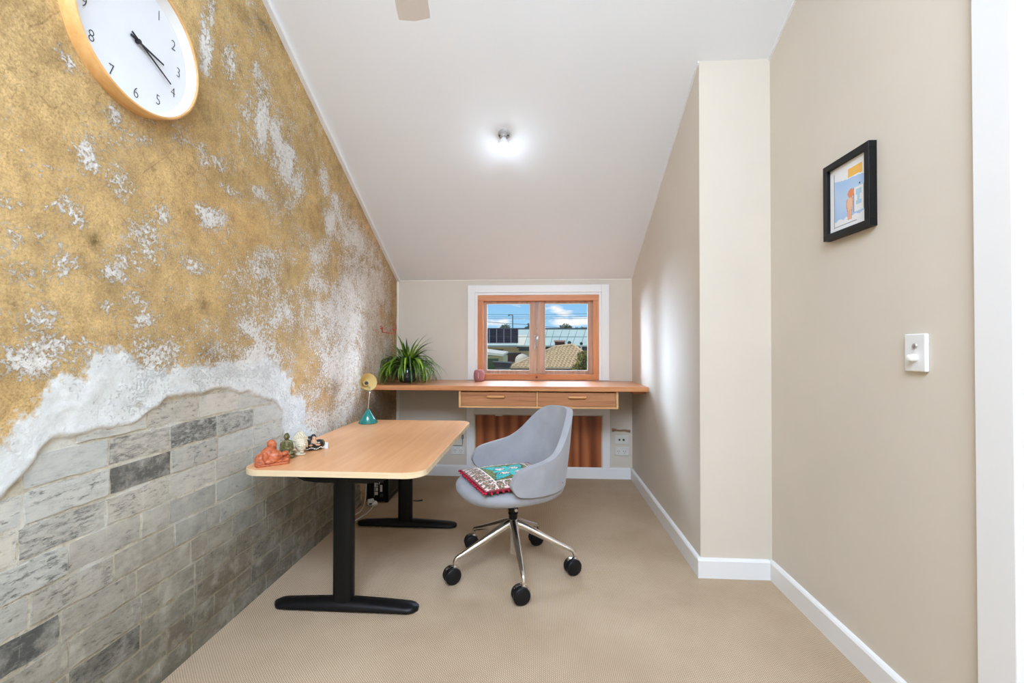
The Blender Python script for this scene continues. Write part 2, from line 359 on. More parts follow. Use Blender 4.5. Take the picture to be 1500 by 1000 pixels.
# trims: bead along left edge of ceiling and up the back left corner; right edge beads
def slopebar(name, x0, x1, y0, y1, d, mat):
    o = MB().prism([(y0, ztop(y0)), (y1, ztop(y1)), (y1, ztop(y1)-d), (y0, ztop(y0)-d)], 0, x0, x1).build(name, mat); return struct(o)
slopebar('trim_1', XL-.005, XL+.026, YA, YB, .022, M['white'])
struct(box((XL-.005, YB-.02, .3), (XL+.026, YB, ZC-.004)).build('trim_2', M['cream']))
slopebar('trim_3', XR2-.009, XR2, YA, YR, .010, M['white'])
slopebar('trim_4', XR-.008, XR, YR-.002, YB, .010, M['white'])
struct(box((XL, YB-.006, ZC-.010), (XR, YB, ZC)).build('trim_5', M['cream']))

# ------------------------------------------------------------------ left wall of old plaster over brick
W=[(1.131,1.543,0.035,0.03,0.6),(1.177,1.529,0.038,0.035,0.7),(1.143,1.397,0.04,0.034,0.7),(1.054,1.354,0.044,0.035,0.5),(1.095,1.226,0.064,0.036,0.75),(1.128,1.172,0.073,0.046,0.8),(1.064,1.129,0.048,0.044,0.85),(1.201,1.163,0.07,0.049,0.7),(1.323,1.441,0.053,0.06,0.6),(1.408,1.537,0.059,0.068,0.65),(1.474,1.614,0.035,0.029,0.7),(1.29,1.382,0.045,0.029,0.75),(1.682,1.687,0.068,0.033,0.8),(1.615,1.472,0.063,0.026,0.7),(1.411,1.253,0.037,0.027,0.6),(1.36,1.316,0.055,0.026,0.5),(1.259,1.285,0.026,0.02,0.7),(1.466,1.138,0.073,0.047,0.7),(1.785,1.118,0.108,0.051,0.5),(2.06,1.519,0.173,0.131,0.55),(2.117,1.361,0.216,0.135,0.6),(2.207,1.194,0.235,0.14,0.55),(1.136,1.966,0.014,0.022,0.8),(1.163,1.946,0.015,0.019,0.7),(1.284,1.884,0.027,0.02,0.8),(1.213,1.708,0.028,0.044,0.6),(1.404,1.844,0.059,0.018,0.6),(1.32,1.677,0.048,0.043,0.5),(1.656,2.348,0.025,0.107,0.8),(1.691,2.495,0.018,0.055,0.7),(1.79,2.352,0.034,0.057,0.6),(2.024,2.257,0.037,0.097,0.7),(2.135,2.194,0.04,0.074,0.8),(1.971,2.451,0.024,0.038,0.6),(1.661,1.908,0.029,0.067,0.5),(2.226,2.112,0.044,0.063,0.95),(2.338,2.065,0.049,0.059,0.95),(2.256,2.19,0.059,0.033,0.8),(1.736,1.912,0.06,0.028,0.6),(1.797,1.827,0.051,0.023,0.7),(1.682,1.673,0.053,0.032,0.8),(1.978,1.884,0.061,0.025,0.7),(2.712,1.925,0.084,0.085,0.8),(3.085,1.929,0.279,0.125,0.85),(3.408,1.89,0.243,0.128,0.8),(2.62,2.149,0.07,0.074,0.7),(2.766,2.071,0.078,0.07,0.7),(2.086,1.606,0.152,0.053,0.6),(2.819,1.732,0.303,0.097,0.65),(3.209,1.708,0.396,0.176,0.8),(3.484,1.644,0.254,0.191,0.8),(2.299,1.449,0.125,0.058,0.6),(2.205,1.299,0.199,0.088,0.65),(1.961,1.253,0.129,0.056,0.6),(2.12,1.126,0.183,0.06,0.7),(1.827,1.088,0.08,0.035,0.7),(2.681,1.537,0.17,0.068,0.6),(3.211,1.557,0.428,0.176,0.9),(3.093,1.301,0.396,0.17,0.9),(2.909,1.043,0.297,0.183,1.1),(2.985,0.899,0.287,0.121,1.0),(3.349,1.102,0.397,0.188,0.9),(3.489,1.317,0.22,0.163,0.8),(2.882,0.728,0.393,0.081,0.9),(2.649,0.659,0.224,0.058,0.8),(2.483,0.924,0.112,0.055,0.4),(3.042,0.776,0.168,0.114,0.9),(3.467,0.776,0.152,0.162,0.5),(1.03,1.52,0.037,0.025,0.5),(1.031,1.452,0.037,0.025,0.45),(1.108,1.454,0.052,0.036,0.5)]
SMB=[(1.01,0.849,0.058,0.066,1),(1.098,0.93,0.069,0.071,1),(1.184,0.99,0.079,0.087,1.1),(1.294,1.058,0.074,0.084,1.2),(1.414,1.037,0.111,0.059,1),(1.587,1.034,0.141,0.055,1),(1.807,1.031,0.202,0.063,1.1),(2.04,0.966,0.207,0.097,1.1),(2.243,0.806,0.161,0.107,1.1),(2.377,0.635,0.118,0.089,1),(2.013,1.064,0.165,0.045,0.8),(1.321,1.634,0.033,0.021,0.5),(1.657,2.281,0.036,0.08,0.5)]
DKB=[(1.226,1.482,0.02,0.028,0.9),(1.093,1.328,0.023,0.016,0.6),(1.519,1.565,0.03,0.024,0.5),(1.669,1.321,0.036,0.032,0.7),(1.671,1.166,0.067,0.053,0.5),(1.783,1.297,0.059,0.034,0.4),(2.018,2.692,0.075,0.045,0.8),(1.896,2.634,0.067,0.037,0.6),(1.816,1.945,0.061,0.035,0.3),(2.462,2.561,0.078,0.117,0.5),(2.861,2.327,0.105,0.135,0.5),(2.157,2.706,0.086,0.069,0.5),(2.588,2.015,0.069,0.057,0.5),(2.218,2.747,0.09,0.106,0.6),(2.68,1.621,0.19,0.051,0.3),(1.02,2.05,0.10,0.12,0.6),(1.086,1.916,0.09,0.12,0.5),(1.30,1.85,0.15,0.10,.42),(1.7,2.1,.12,.2,.36),(1.56,1.941,0.214,0.101,0.25),(2.454,1.429,0.093,0.039,0.4),(3.653,0.642,0.394,0.147,1.2),(3.9,1.517,0.173,0.364,0.6),(3.907,1.031,0.173,0.304,0.6),(2.781,0.939,0.098,0.07,0.4),(1.452,1.185,0.057,0.046,0.3),(1.383,1.431,0.052,0.023,0.3)]
OCB=[(2.374,0.86,0.181,0.098,1),(2.602,0.953,0.179,0.122,0.7),(2.781,0.961,0.098,0.087,1),(1.778,1.701,0.226,0.086,0.6),(1.036,1.011,0.03,0.051,0.4),(1.352,1.021,0.029,0.027,1.2),(1.09,1.629,0.104,0.107,0.3)]
OUT=[(-.5,.70),(.5,.74),(0.958,0.793),(1.01,0.799),(1.053,0.836),(1.083,0.877),(1.123,0.916),(1.185,0.913),(1.264,0.921),(1.365,0.925),(1.46,0.96),(1.482,0.983),(1.621,0.996),(1.787,0.987),(2.015,0.943),(2.151,0.888),(2.205,0.829),(2.219,0.704),(2.42,0.60),(2.95,.56),(3.12,.40),(3.22,.10),(3.3,-.3)]
def vnoise(x, y, s, seed):
    g = np.random.default_rng(seed).random((256, 256)); X = x*s; Y = y*s
    xi = np.floor(X).astype(int); yi = np.floor(Y).astype(int); fx = X-xi; fy = Y-yi; fx = fx*fx*(3-2*fx); fy = fy*fy*(3-2*fy)
    a = g[xi % 256, yi % 256]; b = g[(xi+1) % 256, yi % 256]; c_ = g[xi % 256, (yi+1) % 256]; d = g[(xi+1) % 256, (yi+1) % 256]
    return (a*(1-fx)+b*fx)*(1-fy)+(c_*(1-fx)+d*fx)*fy
def fbm(x, y, s, seed, o_=5):
    t = 0; a = .5
    for i in range(o_): t = t+a*(vnoise(x, y, s*2**i, seed+i)-.5)*2; a *= .55
    return t
def blobs(L_, y, z):
    t = np.zeros_like(y)
    for (a, b, ra, rb, w_) in L_: t = np.maximum(t, w_*np.exp(-.5*(((y-a)/(ra*.95))**2+((z-b)/(rb*.95))**2)))
    return t
ys = np.concatenate([np.linspace(YREAR, .8, 40, endpoint=False), np.linspace(.8, 2.2, 180, endpoint=False), np.linspace(2.2, YB+.01, 110)])
tt = np.concatenate([np.linspace(0, .36, 130, endpoint=False), np.linspace(.36, 1, 130)])
zt = np.array([ztop(a)+.02 for a in ys])
Yg = np.repeat(ys[:, None], len(tt), 1); Zg = tt[None, :]*zt[:, None]
y = Yg.ravel(); z = Zg.ravel()
wy = y+.018*fbm(y, z, 14, 5); wz = z+.018*fbm(y, z, 14, 50)
on_ = np.array(OUT); zo = np.interp(wy, on_[:, 0], on_[:, 1])
inside = np.clip((zo-wz)/.006, -1, 1)*.5+.5; inside[(y < -.5)] = 0
relief = .0035*fbm(y, z, 5, 20)+.0022*fbm(y, z, 26, 30)
edge_d = (zt.repeat(len(tt))-z)
lip = np.exp(-((zo-wz)/.02)**2)*(1-inside)*.003
xx = XL+relief*(1-.88*inside)-.0088*inside+lip+.0015
wh = blobs(W, wy, wz); smv = blobs(SMB, wy, wz)
smv = np.maximum(smv, np.exp(-np.clip((wz-zo), 0, 9)**2/(2*.045**2))*(wz > zo)*(y < 2.4)*1.1)
wh = np.clip(wh+.25+.5*fbm(y, z, 3.6, 70), 0, 1.2)
wh = np.where(y > 2.3, wh+.10*np.clip((y-2.3)/1, 0, 1)*np.clip((2.2-z)/.6, 0, 1), wh)
dk = blobs(DKB, wy, wz)
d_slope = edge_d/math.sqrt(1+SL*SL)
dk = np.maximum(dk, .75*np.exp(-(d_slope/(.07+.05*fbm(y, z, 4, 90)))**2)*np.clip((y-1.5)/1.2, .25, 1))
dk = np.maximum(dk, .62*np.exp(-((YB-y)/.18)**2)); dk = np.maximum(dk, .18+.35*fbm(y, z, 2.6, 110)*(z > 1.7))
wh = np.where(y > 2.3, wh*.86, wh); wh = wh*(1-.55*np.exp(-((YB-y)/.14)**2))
pe = np.clip((y-2.2)/1.0+(1.35-z)*.5, 0, 1); ocv = blobs(OCB, wy, wz)
n1, n2_ = len(ys), len(tt)
idx = np.arange(n1*n2_).reshape(n1, n2_)
quads = np.stack([idx[:-1, :-1], idx[1:, :-1], idx[1:, 1:], idx[:-1, 1:]], -1).reshape(-1, 4)
me = bpy.data.meshes.new('wall_left'); me.vertices.add(len(y)); me.vertices.foreach_set('co', np.stack([xx, y, z], 1).ravel())
me.loops.add(quads.size); me.loops.foreach_set('vertex_index', quads.ravel().astype(np.int32))
me.polygons.add(len(quads)); me.polygons.foreach_set('loop_start', np.arange(0, quads.size, 4, dtype=np.int32)); me.polygons.foreach_set('use_smooth', np.ones(len(quads), bool))
me.update(calc_edges=True); me.validate()
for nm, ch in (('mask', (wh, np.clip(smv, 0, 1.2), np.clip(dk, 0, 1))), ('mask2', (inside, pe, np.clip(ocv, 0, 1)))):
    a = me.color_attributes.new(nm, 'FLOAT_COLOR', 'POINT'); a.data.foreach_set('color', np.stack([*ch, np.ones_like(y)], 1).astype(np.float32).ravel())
me.materials.append(M['plaster'])
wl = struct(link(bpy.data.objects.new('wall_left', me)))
struct(MB().prism([(YREAR-.1, -.1), (YB+.2, -.1), (YB+.2, ztop(YB)+.02), (YA, ZA+.02), (YREAR-.1, ztop(YREAR)+.02)], 0, XL-.25, XL-.03).build('wall_left_core', M['beige']))

# bricks: every one an object, whitewashed, slightly uneven
DB=[(1.474,0.756,0.09,0.045,1.3),(1.549,0.84,0.09,0.045,1.1),(1.217,0.612,0.044,0.036,1.1),(1.144,0.597,0.039,0.03,0.6),(1.228,0.528,0.071,0.024,0.6),(1.058,0.406,0.08,0.035,0.9),(1.104,0.464,0.106,0.022,0.5),(1.789,0.848,0.085,0.029,0.4),(1.252,0.206,0.064,0.028,0.5)]
def brick_mesh(Lb, Hb, seed):
    r = random.Random(seed); nx, nz = 6, 3; vs = []; fs = []
    for i in range(nx+1):
        for k in range(nz+1):
            u = i/nx; v_ = k/nz; ed = (i in (0, nx))+(k in (0, nz))
            d = -.0005*ed+r.uniform(-.0004, .0004)
            ez = r.uniform(-.0045, .0015)*(1 if k == nz else -1) if k in (0, nz) else 0
            vs.append((d, (u-.5)*Lb+(r.uniform(-.0025, .0025) if i in (0, nx) else 0), (v_-.5)*Hb+ez))
    g = lambda i, k: i*(nz+1)+k
    for i in range(nx):
        for k in range(nz): fs.append((g(i, k), g(i+1, k), g(i+1, k+1), g(i, k+1)))
    rim = [g(i, 0) for i in range(nx)]+[g(nx, k) for k in range(nz)]+[g(i, nz) for i in range(nx, 0, -1)]+[g(0, k) for k in range(nz, 0, -1)]
    b = len(vs)
    for j in rim: vs.append((-.02, vs[j][1], vs[j][2]))
    nR = len(rim)
    for j in range(nR): fs.append((rim[(j+1) % nR], rim[j], b+j, b+(j+1) % nR))
    me = bpy.data.meshes.new('brick'); me.from_pydata(vs, [], fs); me.materials.append(M['brick'])
    me.polygons.foreach_set('use_smooth', [False]*len(fs)); me.update(); return me
CH = .09; variants = {Lb: [brick_mesh(Lb, CH-.0075, 100+i+int(Lb*1000)) for i in range(6)] for Lb in (.222, .105)}
for row in range(11):
    zc = -.01+CH*(row+.5); yv = .72+(.116 if row % 2 else 0)+random.uniform(-.02, .02)
    while yv < 3.3:
        Lb = .105 if random.random() < .12 else .222
        yc = yv+Lb/2; zlim = np.interp(yc, on_[:, 0], on_[:, 1])
        if zc-CH*.5 < zlim+.005 and zc > 0:
            o = link(bpy.data.objects.new('brick', random.choice(variants[Lb]))); o.parent = wl
            o.location = (XL-.0046+random.uniform(-.0015, .0015), yc, zc)
            lit = np.clip(.10+(zc-.25)/.62+(1.6-yc)*.22, 0, 1)     # fuller whitewash high up near the camera end; desk shade painted in lower down
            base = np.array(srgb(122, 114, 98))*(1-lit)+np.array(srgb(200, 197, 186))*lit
            warm = random.uniform(-.05, .05); base = base*(1+random.uniform(-.13, .10))*np.array([1+warm, 1, 1-warm])
            dkb = float(blobs(DB, np.array([yc]), np.array([zc]))[0])
            o.color = (*[float(c_) for c_ in np.clip(base*(1-.45*min(dkb, 1)), 0, 1)], float(min(1, dkb+random.uniform(0, .35))))
        yv += Lb+.0075

# ------------------------------------------------------------------ window in back wall
win = thing('window_1', '', ''); win.location = (0, YB, WZ0)
for k in ('label', 'category'):
    if k in win: del win[k]
win['kind'] = 'structure'
F = .052
mb = MB().box((WX0, YB-.012, WZ1-F), (WX1, YB+.075, WZ1)).box((WX0, YB-.012, WZ0), (WX1, YB+.075, WZ0+F))
mb.build('window_head_and_sill', M['window_wood'], win, bevel=.002)
MB().box((WX0, YB-.0125, WZ0+F), (WX0+F, YB+.075, WZ1-F)).box((WX1-F, YB-.0125, WZ0+F), (WX1, YB+.075, WZ1-F)).build('window_jamb', M['window_wood_v'], win, bevel=.002)
mid = -.026
def sash(x0, x1, z0, z1, wl_, wr_, name):
    Y0, Y1 = YB+.03, YB+.07; wt, wb = .022, .028
    m = MB().box((x0, Y0, z0), (x0+wl_, Y1, z1)).box((x1-wr_, Y0, z0), (x1, Y1, z1)).box((x0+wl_, Y0, z1-wt), (x1-wr_, Y1, z1)).box((x0+wl_, Y0, z0), (x1-wr_, Y1, z0+wb))
    s = m.build(name, M['sash_wood'], win, bevel=.002)
    box((x0+wl_-.004, YB+.048, z0+wb-.004), (x1-wr_+.004, YB+.052, z1-wt+.004)).build('glass_pane', M['glass'], s)
    bead = MB(); a0, a1, b0, b1 = x0+wl_, x1-wr_, z0+wb, z1-wt
    bead.box((a0, Y0+.004, b0), (a0+.005, Y0+.02, b1)).box((a1-.005, Y0+.004, b0), (a1, Y0+.02, b1)).box((a0, Y0+.004, b0), (a1, Y0+.02, b0+.005)).box((a0, Y0+.004, b1-.005), (a1, Y0+.02, b1))
    bead.build('glazing_bead', M['cream'], s, weld=False)
sash(WX0+F, mid-.001, WZ0+F, WZ1-F, .026, .062, 'window_sash'); sash(mid+.001, WX1-F, WZ0+F, WZ1-F, .070, .040, 'window_sash')
h = MB().box((mid-.022, YB+.018, 1.235), (mid+.012, YB+.03, 1.27)).tube([(mid-.012, YB+.022, 1.262), (mid-.012, YB+.006, 1.255), (mid-.018, YB+.006, 1.14)], [.006, .007, .005], 8).ball((mid-.002, YB+.012, 1.268), .010)
h.build('window_latch', M['steel'], win, smooth=True)
MB().lathe([(.010, 0), (.010, .006), (.004, .009), (0, .009)], (mid-.002, YB-.012, WZ0+.024), 14, (0, -1, 0)).build('knob', flat('brown knob', srgb(120, 66, 34), .4), win, smooth=True)
# casing around the window
tw = .09
mb = MB(); X0, X1, Z1 = WX0-tw, WX1+tw, WZ1+.09
mb.box((X0, YB-.02, .869), (WX0-.022, YB, Z1-.0)).box((WX1+.022, YB-.02, .869), (X1, YB, Z1)).box((WX0-.022, YB-.02, WZ1+.022), (WX1+.022, YB, Z1))
mb.box((WX0-.022, YB-.014, .869), (WX0, YB, WZ1+.022)).box((WX1, YB-.014, .869), (WX1+.022, YB, WZ1+.022)).box((WX0, YB-.014, WZ1), (WX1, YB, WZ1+.022))
struct(mb.build('trim_6', M['white'], bevel=.0025, weld=False))

# ------------------------------------------------------------------ cupboard hatch under the bench
hx0, hx1, hz0, hz1 = -.590, .555, .066, .556
hatch = thing('door_2', '', '', (0, YB, hz0))
for k in ('label', 'category'):
    if k in hatch: del hatch[k]
hatch['kind'] = 'structure'
mb = MB().box((hx0-.068, YB-.02, .096), (hx0-.004, YB, .624)).box((hx1+.004, YB-.02, .096), (hx1+.066, YB, .624)).box((hx0-.004, YB-.02, hz1+.004), (hx1+.004, YB, .624))
mb.build('door_frame', M['white'], hatch, bevel=.002, weld=False)
MB().box((hx0-.004, YB-.024, hz0+.028), (hx0+.006, YB, hz1)).box((hx1-.0, YB-.010, hz0+.028), (hx1+.004, YB, hz1)).build('reveal', M['cream'], hatch, weld=False)
box((hx0+.012, YB-.008, hz0+.032), (-.02, YB-.001, hz1-.006)).build('plywood_panel', M['ply'], hatch, bevel=.001)
box((-.017, YB-.008, hz0+.032), (hx1-.008, YB-.001, hz1-.006)).build('plywood_panel', M['ply'], hatch, bevel=.001)
box((-.40, YB-.022, hz1-.010), (-.335, YB-.008, hz1+.004)).build('catch', M['plastic'], hatch, bevel=.001)

# ------------------------------------------------------------------ doorway on the right
dr = thing('door_1', '', '', (XR2, (DY0+DY1)/2, 0))
for k in ('label', 'category'):
    if k in dr: del dr[k]
dr['kind'] = 'structure'
mb = MB().box((XR2-.020, DY1-.006, 0), (XR2, 1.264, DZ+.09)).box((XR2-.020, DY0-.09, 0), (XR2, DY0+.006, DZ+.09)).box((XR2-.020, DY0+.006, DZ-.006), (XR2, DY1-.006, DZ+.09))
mb.build('architrave', M['white'], dr, bevel=.003, weld=False)
MB().box((XR2-.002, DY1-.018, 0), (XR2+.125, DY1, DZ)).box((XR2-.002, DY0, 0), (XR2+.125, DY0+.018, DZ)).box((XR2-.002, DY0, DZ-.018), (XR2+.125, DY1, DZ)).build('door_jamb', M['white'], dr, bevel=.002, weld=False)
box((XR2+.03, DY1-.032, 0), (XR2+.08, DY1-.018, DZ-.018)).build('door_stop', M['white'], dr, bevel=.002)
box((XR2+.085, DY0+.02, .008), (XR2+.123, DY1-.02, DZ-.02)).build('door_leaf', M['white'], dr, bevel=.002)
MB().lathe([(.026, 0), (.026, .006), (.010, .010), (.010, .04), (.026, .05), (.026, .065), (0, .07)], (XR2+.085, DY0+.09, 1.0), 18, (-1, 0, 0)).build('door_handle', M['steel'], dr, smooth=True)

# ------------------------------------------------------------------ long bench and its drawer box
bench = thing('wall_bench', 'long orange timber bench top spanning the back wall under the window', 'bench', (XL, YB, .829))
mb = MB().box((XL+.001, 3.43, .829), (XR+.001, YB-.0205, .866)).box((XL+.001, YB-.0205, .829), (WX0-tw-.001, YB, .866)).box((WX1+tw+.001, YB-.0205, .829), (XR+.001, YB, .866)).box((WX0-tw-.001, YB-.0205, .829), (WX1+tw+.001, YB, .866))
box((XL+.001, 3.43, .829), (XR+.001, YB, .866)).build('bench_top', M['orange_wood'], bench, bevel=.003)
for a_, b_ in (((XL+.012, YB-.045, .790), (-.67, YB, .828)), ((XR-.10, 3.52, .805), (XR-.001, YB-.03, .828)), ((.66, YB-.030, .800), (XR-.10, YB, .828))): box(a_, b_).build('support_batten', M['drawer_wood'], bench)
dw = thing('drawer_box', 'low orange timber box with two side by side drawers hung under the bench', 'drawers', (0, 3.46, .69))
x0, x1, z0, z1, yf, yb = -.630, .600, .694, .8285, 3.46, 3.95
MB().box((x0, yf, z0), (x0+.018, yb, z1)).box((x1-.018, yf, z0), (x1, yb, z1)).box((x0+.018, yf, z0), (x1-.018, yb, z0+.014)).box((x0+.018, yf+.004, z1-.006), (x1-.018, yb, z1)).box((-.026, yf+.001, z0+.014), (-.014, yb, z1-.006)).box((x0+.018, yb-.01, z0+.014), (x1-.018, yb, z1-.006)).build('carcass', M['carcass_wood'], dw, weld=False, bevel=.001)
for a, b, hx in ((x0+.020, -.028, -.339), (-.012, x1-.020, .287)):
    d = MB().box((a, yf+.004, z0+.016), (b, yf+.022, z1-.012)).build('drawer', M['drawer_wood'], dw, bevel=.001)
    zc = .781; hw = .060
    MB().tube([(hx-hw, yf-.010, zc), (hx+hw, yf-.010, zc)], .0105, 12).ball((hx-hw, yf-.010, zc), .0105, 12, 8).ball((hx+hw, yf-.010, zc), .0105, 12, 8).box((hx-hw+.01, yf-.008, zc-.006), (hx+hw-.01, yf+.004, zc+.006)).build('handle', wood('handle timber', srgb(200, 130, 74), srgb(226, 160, 100), srgb(238, 184, 128), 'x', .35), d, smooth=True)
    MB().lathe([(hw+.010, 0), (hw+.010, .0008), (hw+.004, .001), (0, .001)], (0, 0, 0), 24).build('x', M['ply']) if 0 else None

# ------------------------------------------------------------------ desk
DZT = .662
desk = thing('desk', 'rectangular oak veneer desk with rounded corners on black T legs along the left wall', 'desk', (-.855, 2.41, 0))
def rrect(x0, y0, x1, y1, r, k=7):
    p = []
    for cx, cy_, a0 in ((x1-r, y1-r, 0), (x0+r, y1-r, 90), (x0+r, y0+r, 180), (x1-r, y0+r, 270)):
        for i in range(k+1): a = math.radians(a0+90*i/k); p.append((cx+r*math.cos(a), cy_+r*math.sin(a)))
    return p
dx0, dy0, dx1, dy1 = -1.243, 1.770, -.466, 3.040
p = rrect(dx0, dy0, dx1, dy1, .085)
inn = rrect(dx0+.0015, dy0+.0015, dx1-.0015, dy1-.0015, .0835); q = len(p)
vs = [(a, b, DZT-.024) for a, b in p]+[(a, b, DZT-.001) for a, b in p]+[(a, b, DZT) for a, b in inn]
mb = MB().add(vs, [tuple(range(q-1, -1, -1))]+[(i, (i+1) % q, q+(i+1) % q, q+i) for i in range(q)]+[(q+i, q+(i+1) % q, 2*q+(i+1) % q, 2*q+i) for i in range(q)], 1).add([], [], 0)
b = len(mb.v)-q; mb.f.append(tuple(range(b, b+q))); mb.m.append(0)
mb.build('tabletop', [M['desk_top'], M['desk_edge']], desk)
for yc, nm in ((1.965, 0), (2.885, 1)):
    cx = -.875
    def plate(m, z0, z1, prof):   # prof: x ranges at top / bottom
        pass
    # support arm: trapezoid bar under the top with tapered ends
    m = MB().prism([(cx-.235, DZT-.025), (cx+.235, DZT-.025), (cx+.215, DZT-.072), (cx+.175, DZT-.090), (cx+.12, DZT-.099), (cx-.12, DZT-.099), (cx-.175, DZT-.092), (cx-.215, DZT-.074)], 1, yc-.03, yc+.03)
    m.build('support_arm', M['black'], desk, bevel=.006, bseg=3)
    col = rrect(cx-.046, yc-.032, cx+.046, yc+.032, .028, 6)
    MB().prism(col, 2, .03, DZT-.08).build('leg', M['black'], desk, smooth=True)
    fx = -.863; L2 = .327; w2 = .042; prof = []
    foot = MB(); n_ = 28; ring = []
    sec = [(-1, 0), (-1, .35), (-.72, .85), (0, 1), (.72, .85), (1, .35), (1, 0)]
    for i in range(n_+1):
        u = -1+2*i/n_; x = fx+u*L2; u = math.copysign(abs(u)**.8, u); x = fx+u*L2; e1 = math.sqrt(max(0, 1-max(0, (abs(u)-.87)/.13)**2)); wv = w2*max(.30, e1)
        ht = .046-.018*abs(u)**1.5; zb = .010 - .004*(1-abs(u)); zb = .008
        ring.append([(x, yc+a*wv, zb+bz*(ht-.008)*(.8+.2*e1)) for a, bz in sec])
    k = len(sec)
    for r_ in ring: foot.v += r_
    for i in range(n_):
        for j in range(k):
            foot.f.append((i*k+j, (i+1)*k+j, (i+1)*k+(j+1) % k, i*k+(j+1) % k)); foot.m.append(0)
    foot.f += [tuple(range(k)), tuple(range(n_*k+k-1, n_*k-1, -1))]; foot.m += [0, 0]
    f = foot.build('foot', M['black'], desk, smooth=True)
    for sx in (-1, 1): MB().lathe([(.016, 0), (.018, .003), (.018, .009), (.01, .012)], (fx+sx*(L2-.03), yc, 0), 14).build('levelling_pad', M['rubber'], f, smooth=True)
box((-.90, 1.99, DZT-.062), (-.84, 2.86, DZT-.026)).build('crossbar', M['black'], desk, bevel=.003)

# ------------------------------------------------------------------ clock
CYc, CZc, CR, CT = 1.346, 2.146, .226, .048
clk = thing('wall_clock', 'round white wall clock with a pale timber rim on the ochre wall', 'clock', (XL, CYc, CZc))
m = MB().lathe([(CR, -.004), (CR, CT-.002), (CR-.003, CT), (CR-.007, CT), (CR-.008, CT-.002), (CR-.008, .006), (.001, .006)], (XL, CYc, CZc), 72, (1, 0, 0))
m.build('rim', M['clock_wood'], clk, smooth=True)
MB().lathe([(CR-.009, CT-.006), (CR-.022, .0155), (CR-.024, .0145)], (XL, CYc, CZc), 72, (1, 0, 0), cap=False).build('inner_ring', M['plastic'], clk, smooth=True)
MB().lathe([(CR-.0245, .0075), (CR-.0245, .0145), (0, .0145)], (XL, CYc, CZc), 72, (1, 0, 0)).build('dial', M['clock_face'], clk, smooth=True)
fx_ = XL+.0155
for i in range(1, 13):
    cu = bpy.data.curves.new('numeral', 'FONT'); cu.body = str(i); cu.size = .050; cu.align_x = 'CENTER'; cu.align_y = 'CENTER'; cu.extrude = .0004; cu.offset = -.0012
    tmp = bpy.data.objects.new('tmp', cu); me = bpy.data.meshes.new_from_object(tmp); bpy.data.objects.remove(tmp)
    me.name = 'numeral'; me.materials.append(M['ink']); a = math.radians(30*i); rr = .166
    # text plane: local x -> world +Y, local y -> world +Z, normal -> +X
    o = link(bpy.data.objects.new('numeral', me)); o.parent = clk
    o.rotation_euler = Matrix(((0, 0, 1), (1, 0, 0), (0, 1, 0))).to_euler(); o.location = (fx_-XL, rr*math.sin(a), rr*math.cos(a)); o.scale = (.82, 1, 1)
def hand(a, L1, L0, w_, off, nm):
    a = math.radians(a); dy, dz = math.sin(a), math.cos(a); ny, nz = -dz, dy; X = fx_+off
    P = lambda s_, t_, x_: (x_, CYc+dy*s_+ny*t_, CZc+dz*s_+nz*t_)
    vs = [P(-L0, -w_, X), (P(L1, -w_*.6, X)), P(L1, w_*.6, X), P(-L0, w_, X)]; vs += [(v_[0]+.0015, v_[1], v_[2]) for v_ in vs]
    MB().add(vs, [(0, 1, 2, 3), (7, 6, 5, 4), (0, 1, 5, 4), (1, 2, 6, 5), (2, 3, 7, 6), (3, 0, 4, 7)]).build(nm, M['ink'], clk)
hand(99, .098, .028, .0042, .006, 'hour_hand'); hand(118, .140, .030, .0036, .009, 'minute_hand')
MB().lathe([(.007, 0), (.007, .012), (0, .013)], (fx_, CYc, CZc), 14, (1, 0, 0)).build('hub', M['ink'], clk, smooth=True)

# ------------------------------------------------------------------ ceiling fan and batten bulb
fan = thing('ceiling_fan', 'white ceiling fan with one blade tip showing above the desk', 'fan', (-.40, 1.08, 2.49))
fc = Vector((-.40, 1.08, 2.49)); az = math.atan2(1.765-1.08, -.505+.40)
for k in range(3):
    a = az+2*PI*k/3; d = Vector((math.cos(a), math.sin(a), 0)); s_ = Vector((-d.y, d.x, 0)); Lf = .70; m = MB(); cols = 12
    for i in range(cols+1):
        u = i/cols; r_ = .10+(Lf-.10)*u; hw = (.048+.016*u)*(.96 if i == cols else 1)
        for t in (-1, 0, 1):
            for dz in (.004, -.004): m.v.append(tuple(fc+d*(r_-.016*u**8*t*t)+s_*(t*hw)+Vector((0, 0, dz-t*.008+(.003 if t == 0 else 0)))))
    for i in range(cols):
        b = i*6; c2 = b+6
        for q_ in ((0, 2, 2+6, 6), (2, 4, 4+6, 2+6), (1, 1+6, 3+6, 3), (3, 3+6, 5+6, 5), (0, 6, 7, 1), (4, 5, 11, 10)): m.f.append(tuple(b+j for j in q_)); m.m.append(0)
    b = cols*6; m.f += [(b, b+2, b+3, b+1), (b+2, b+4, b+5, b+3), (0, 1, 3, 2), (2, 3, 5, 4)]; m.m += [0]*4
    m.build('blade', flat('white fan blade', (.95, .95, .96), .5, 0, .01), fan, smooth=True)
MB().lathe([(0, -.06), (.07, -.055), (.10, -.02), (.10, .03), (.06, .06), (.02, .07), (.012, .08), (.012, ztop(1.08)-2.49-.06), (.06, ztop(1.08)-2.49-.02), (.06, ztop(1.08)-2.49+.02)], fc, 28).build('motor', M['plastic'], fan, smooth=True)
nrm = Vector((0, -SL, -1)).normalized(); bc = Vector((-.219, 2.698, 2.4630))
bl = thing('ceiling_light', 'bare glowing bulb in a small batten holder on the sloping ceiling', 'light', bc)
MB().lathe([(.036, -.006), (.036, .006), (.032, .012), (.020, .014), (.020, .024), (.016, .026)], bc, 28, nrm).build('batten_holder', flat('grey porcelain', (.42, .41, .40), .35), bl, smooth=True)
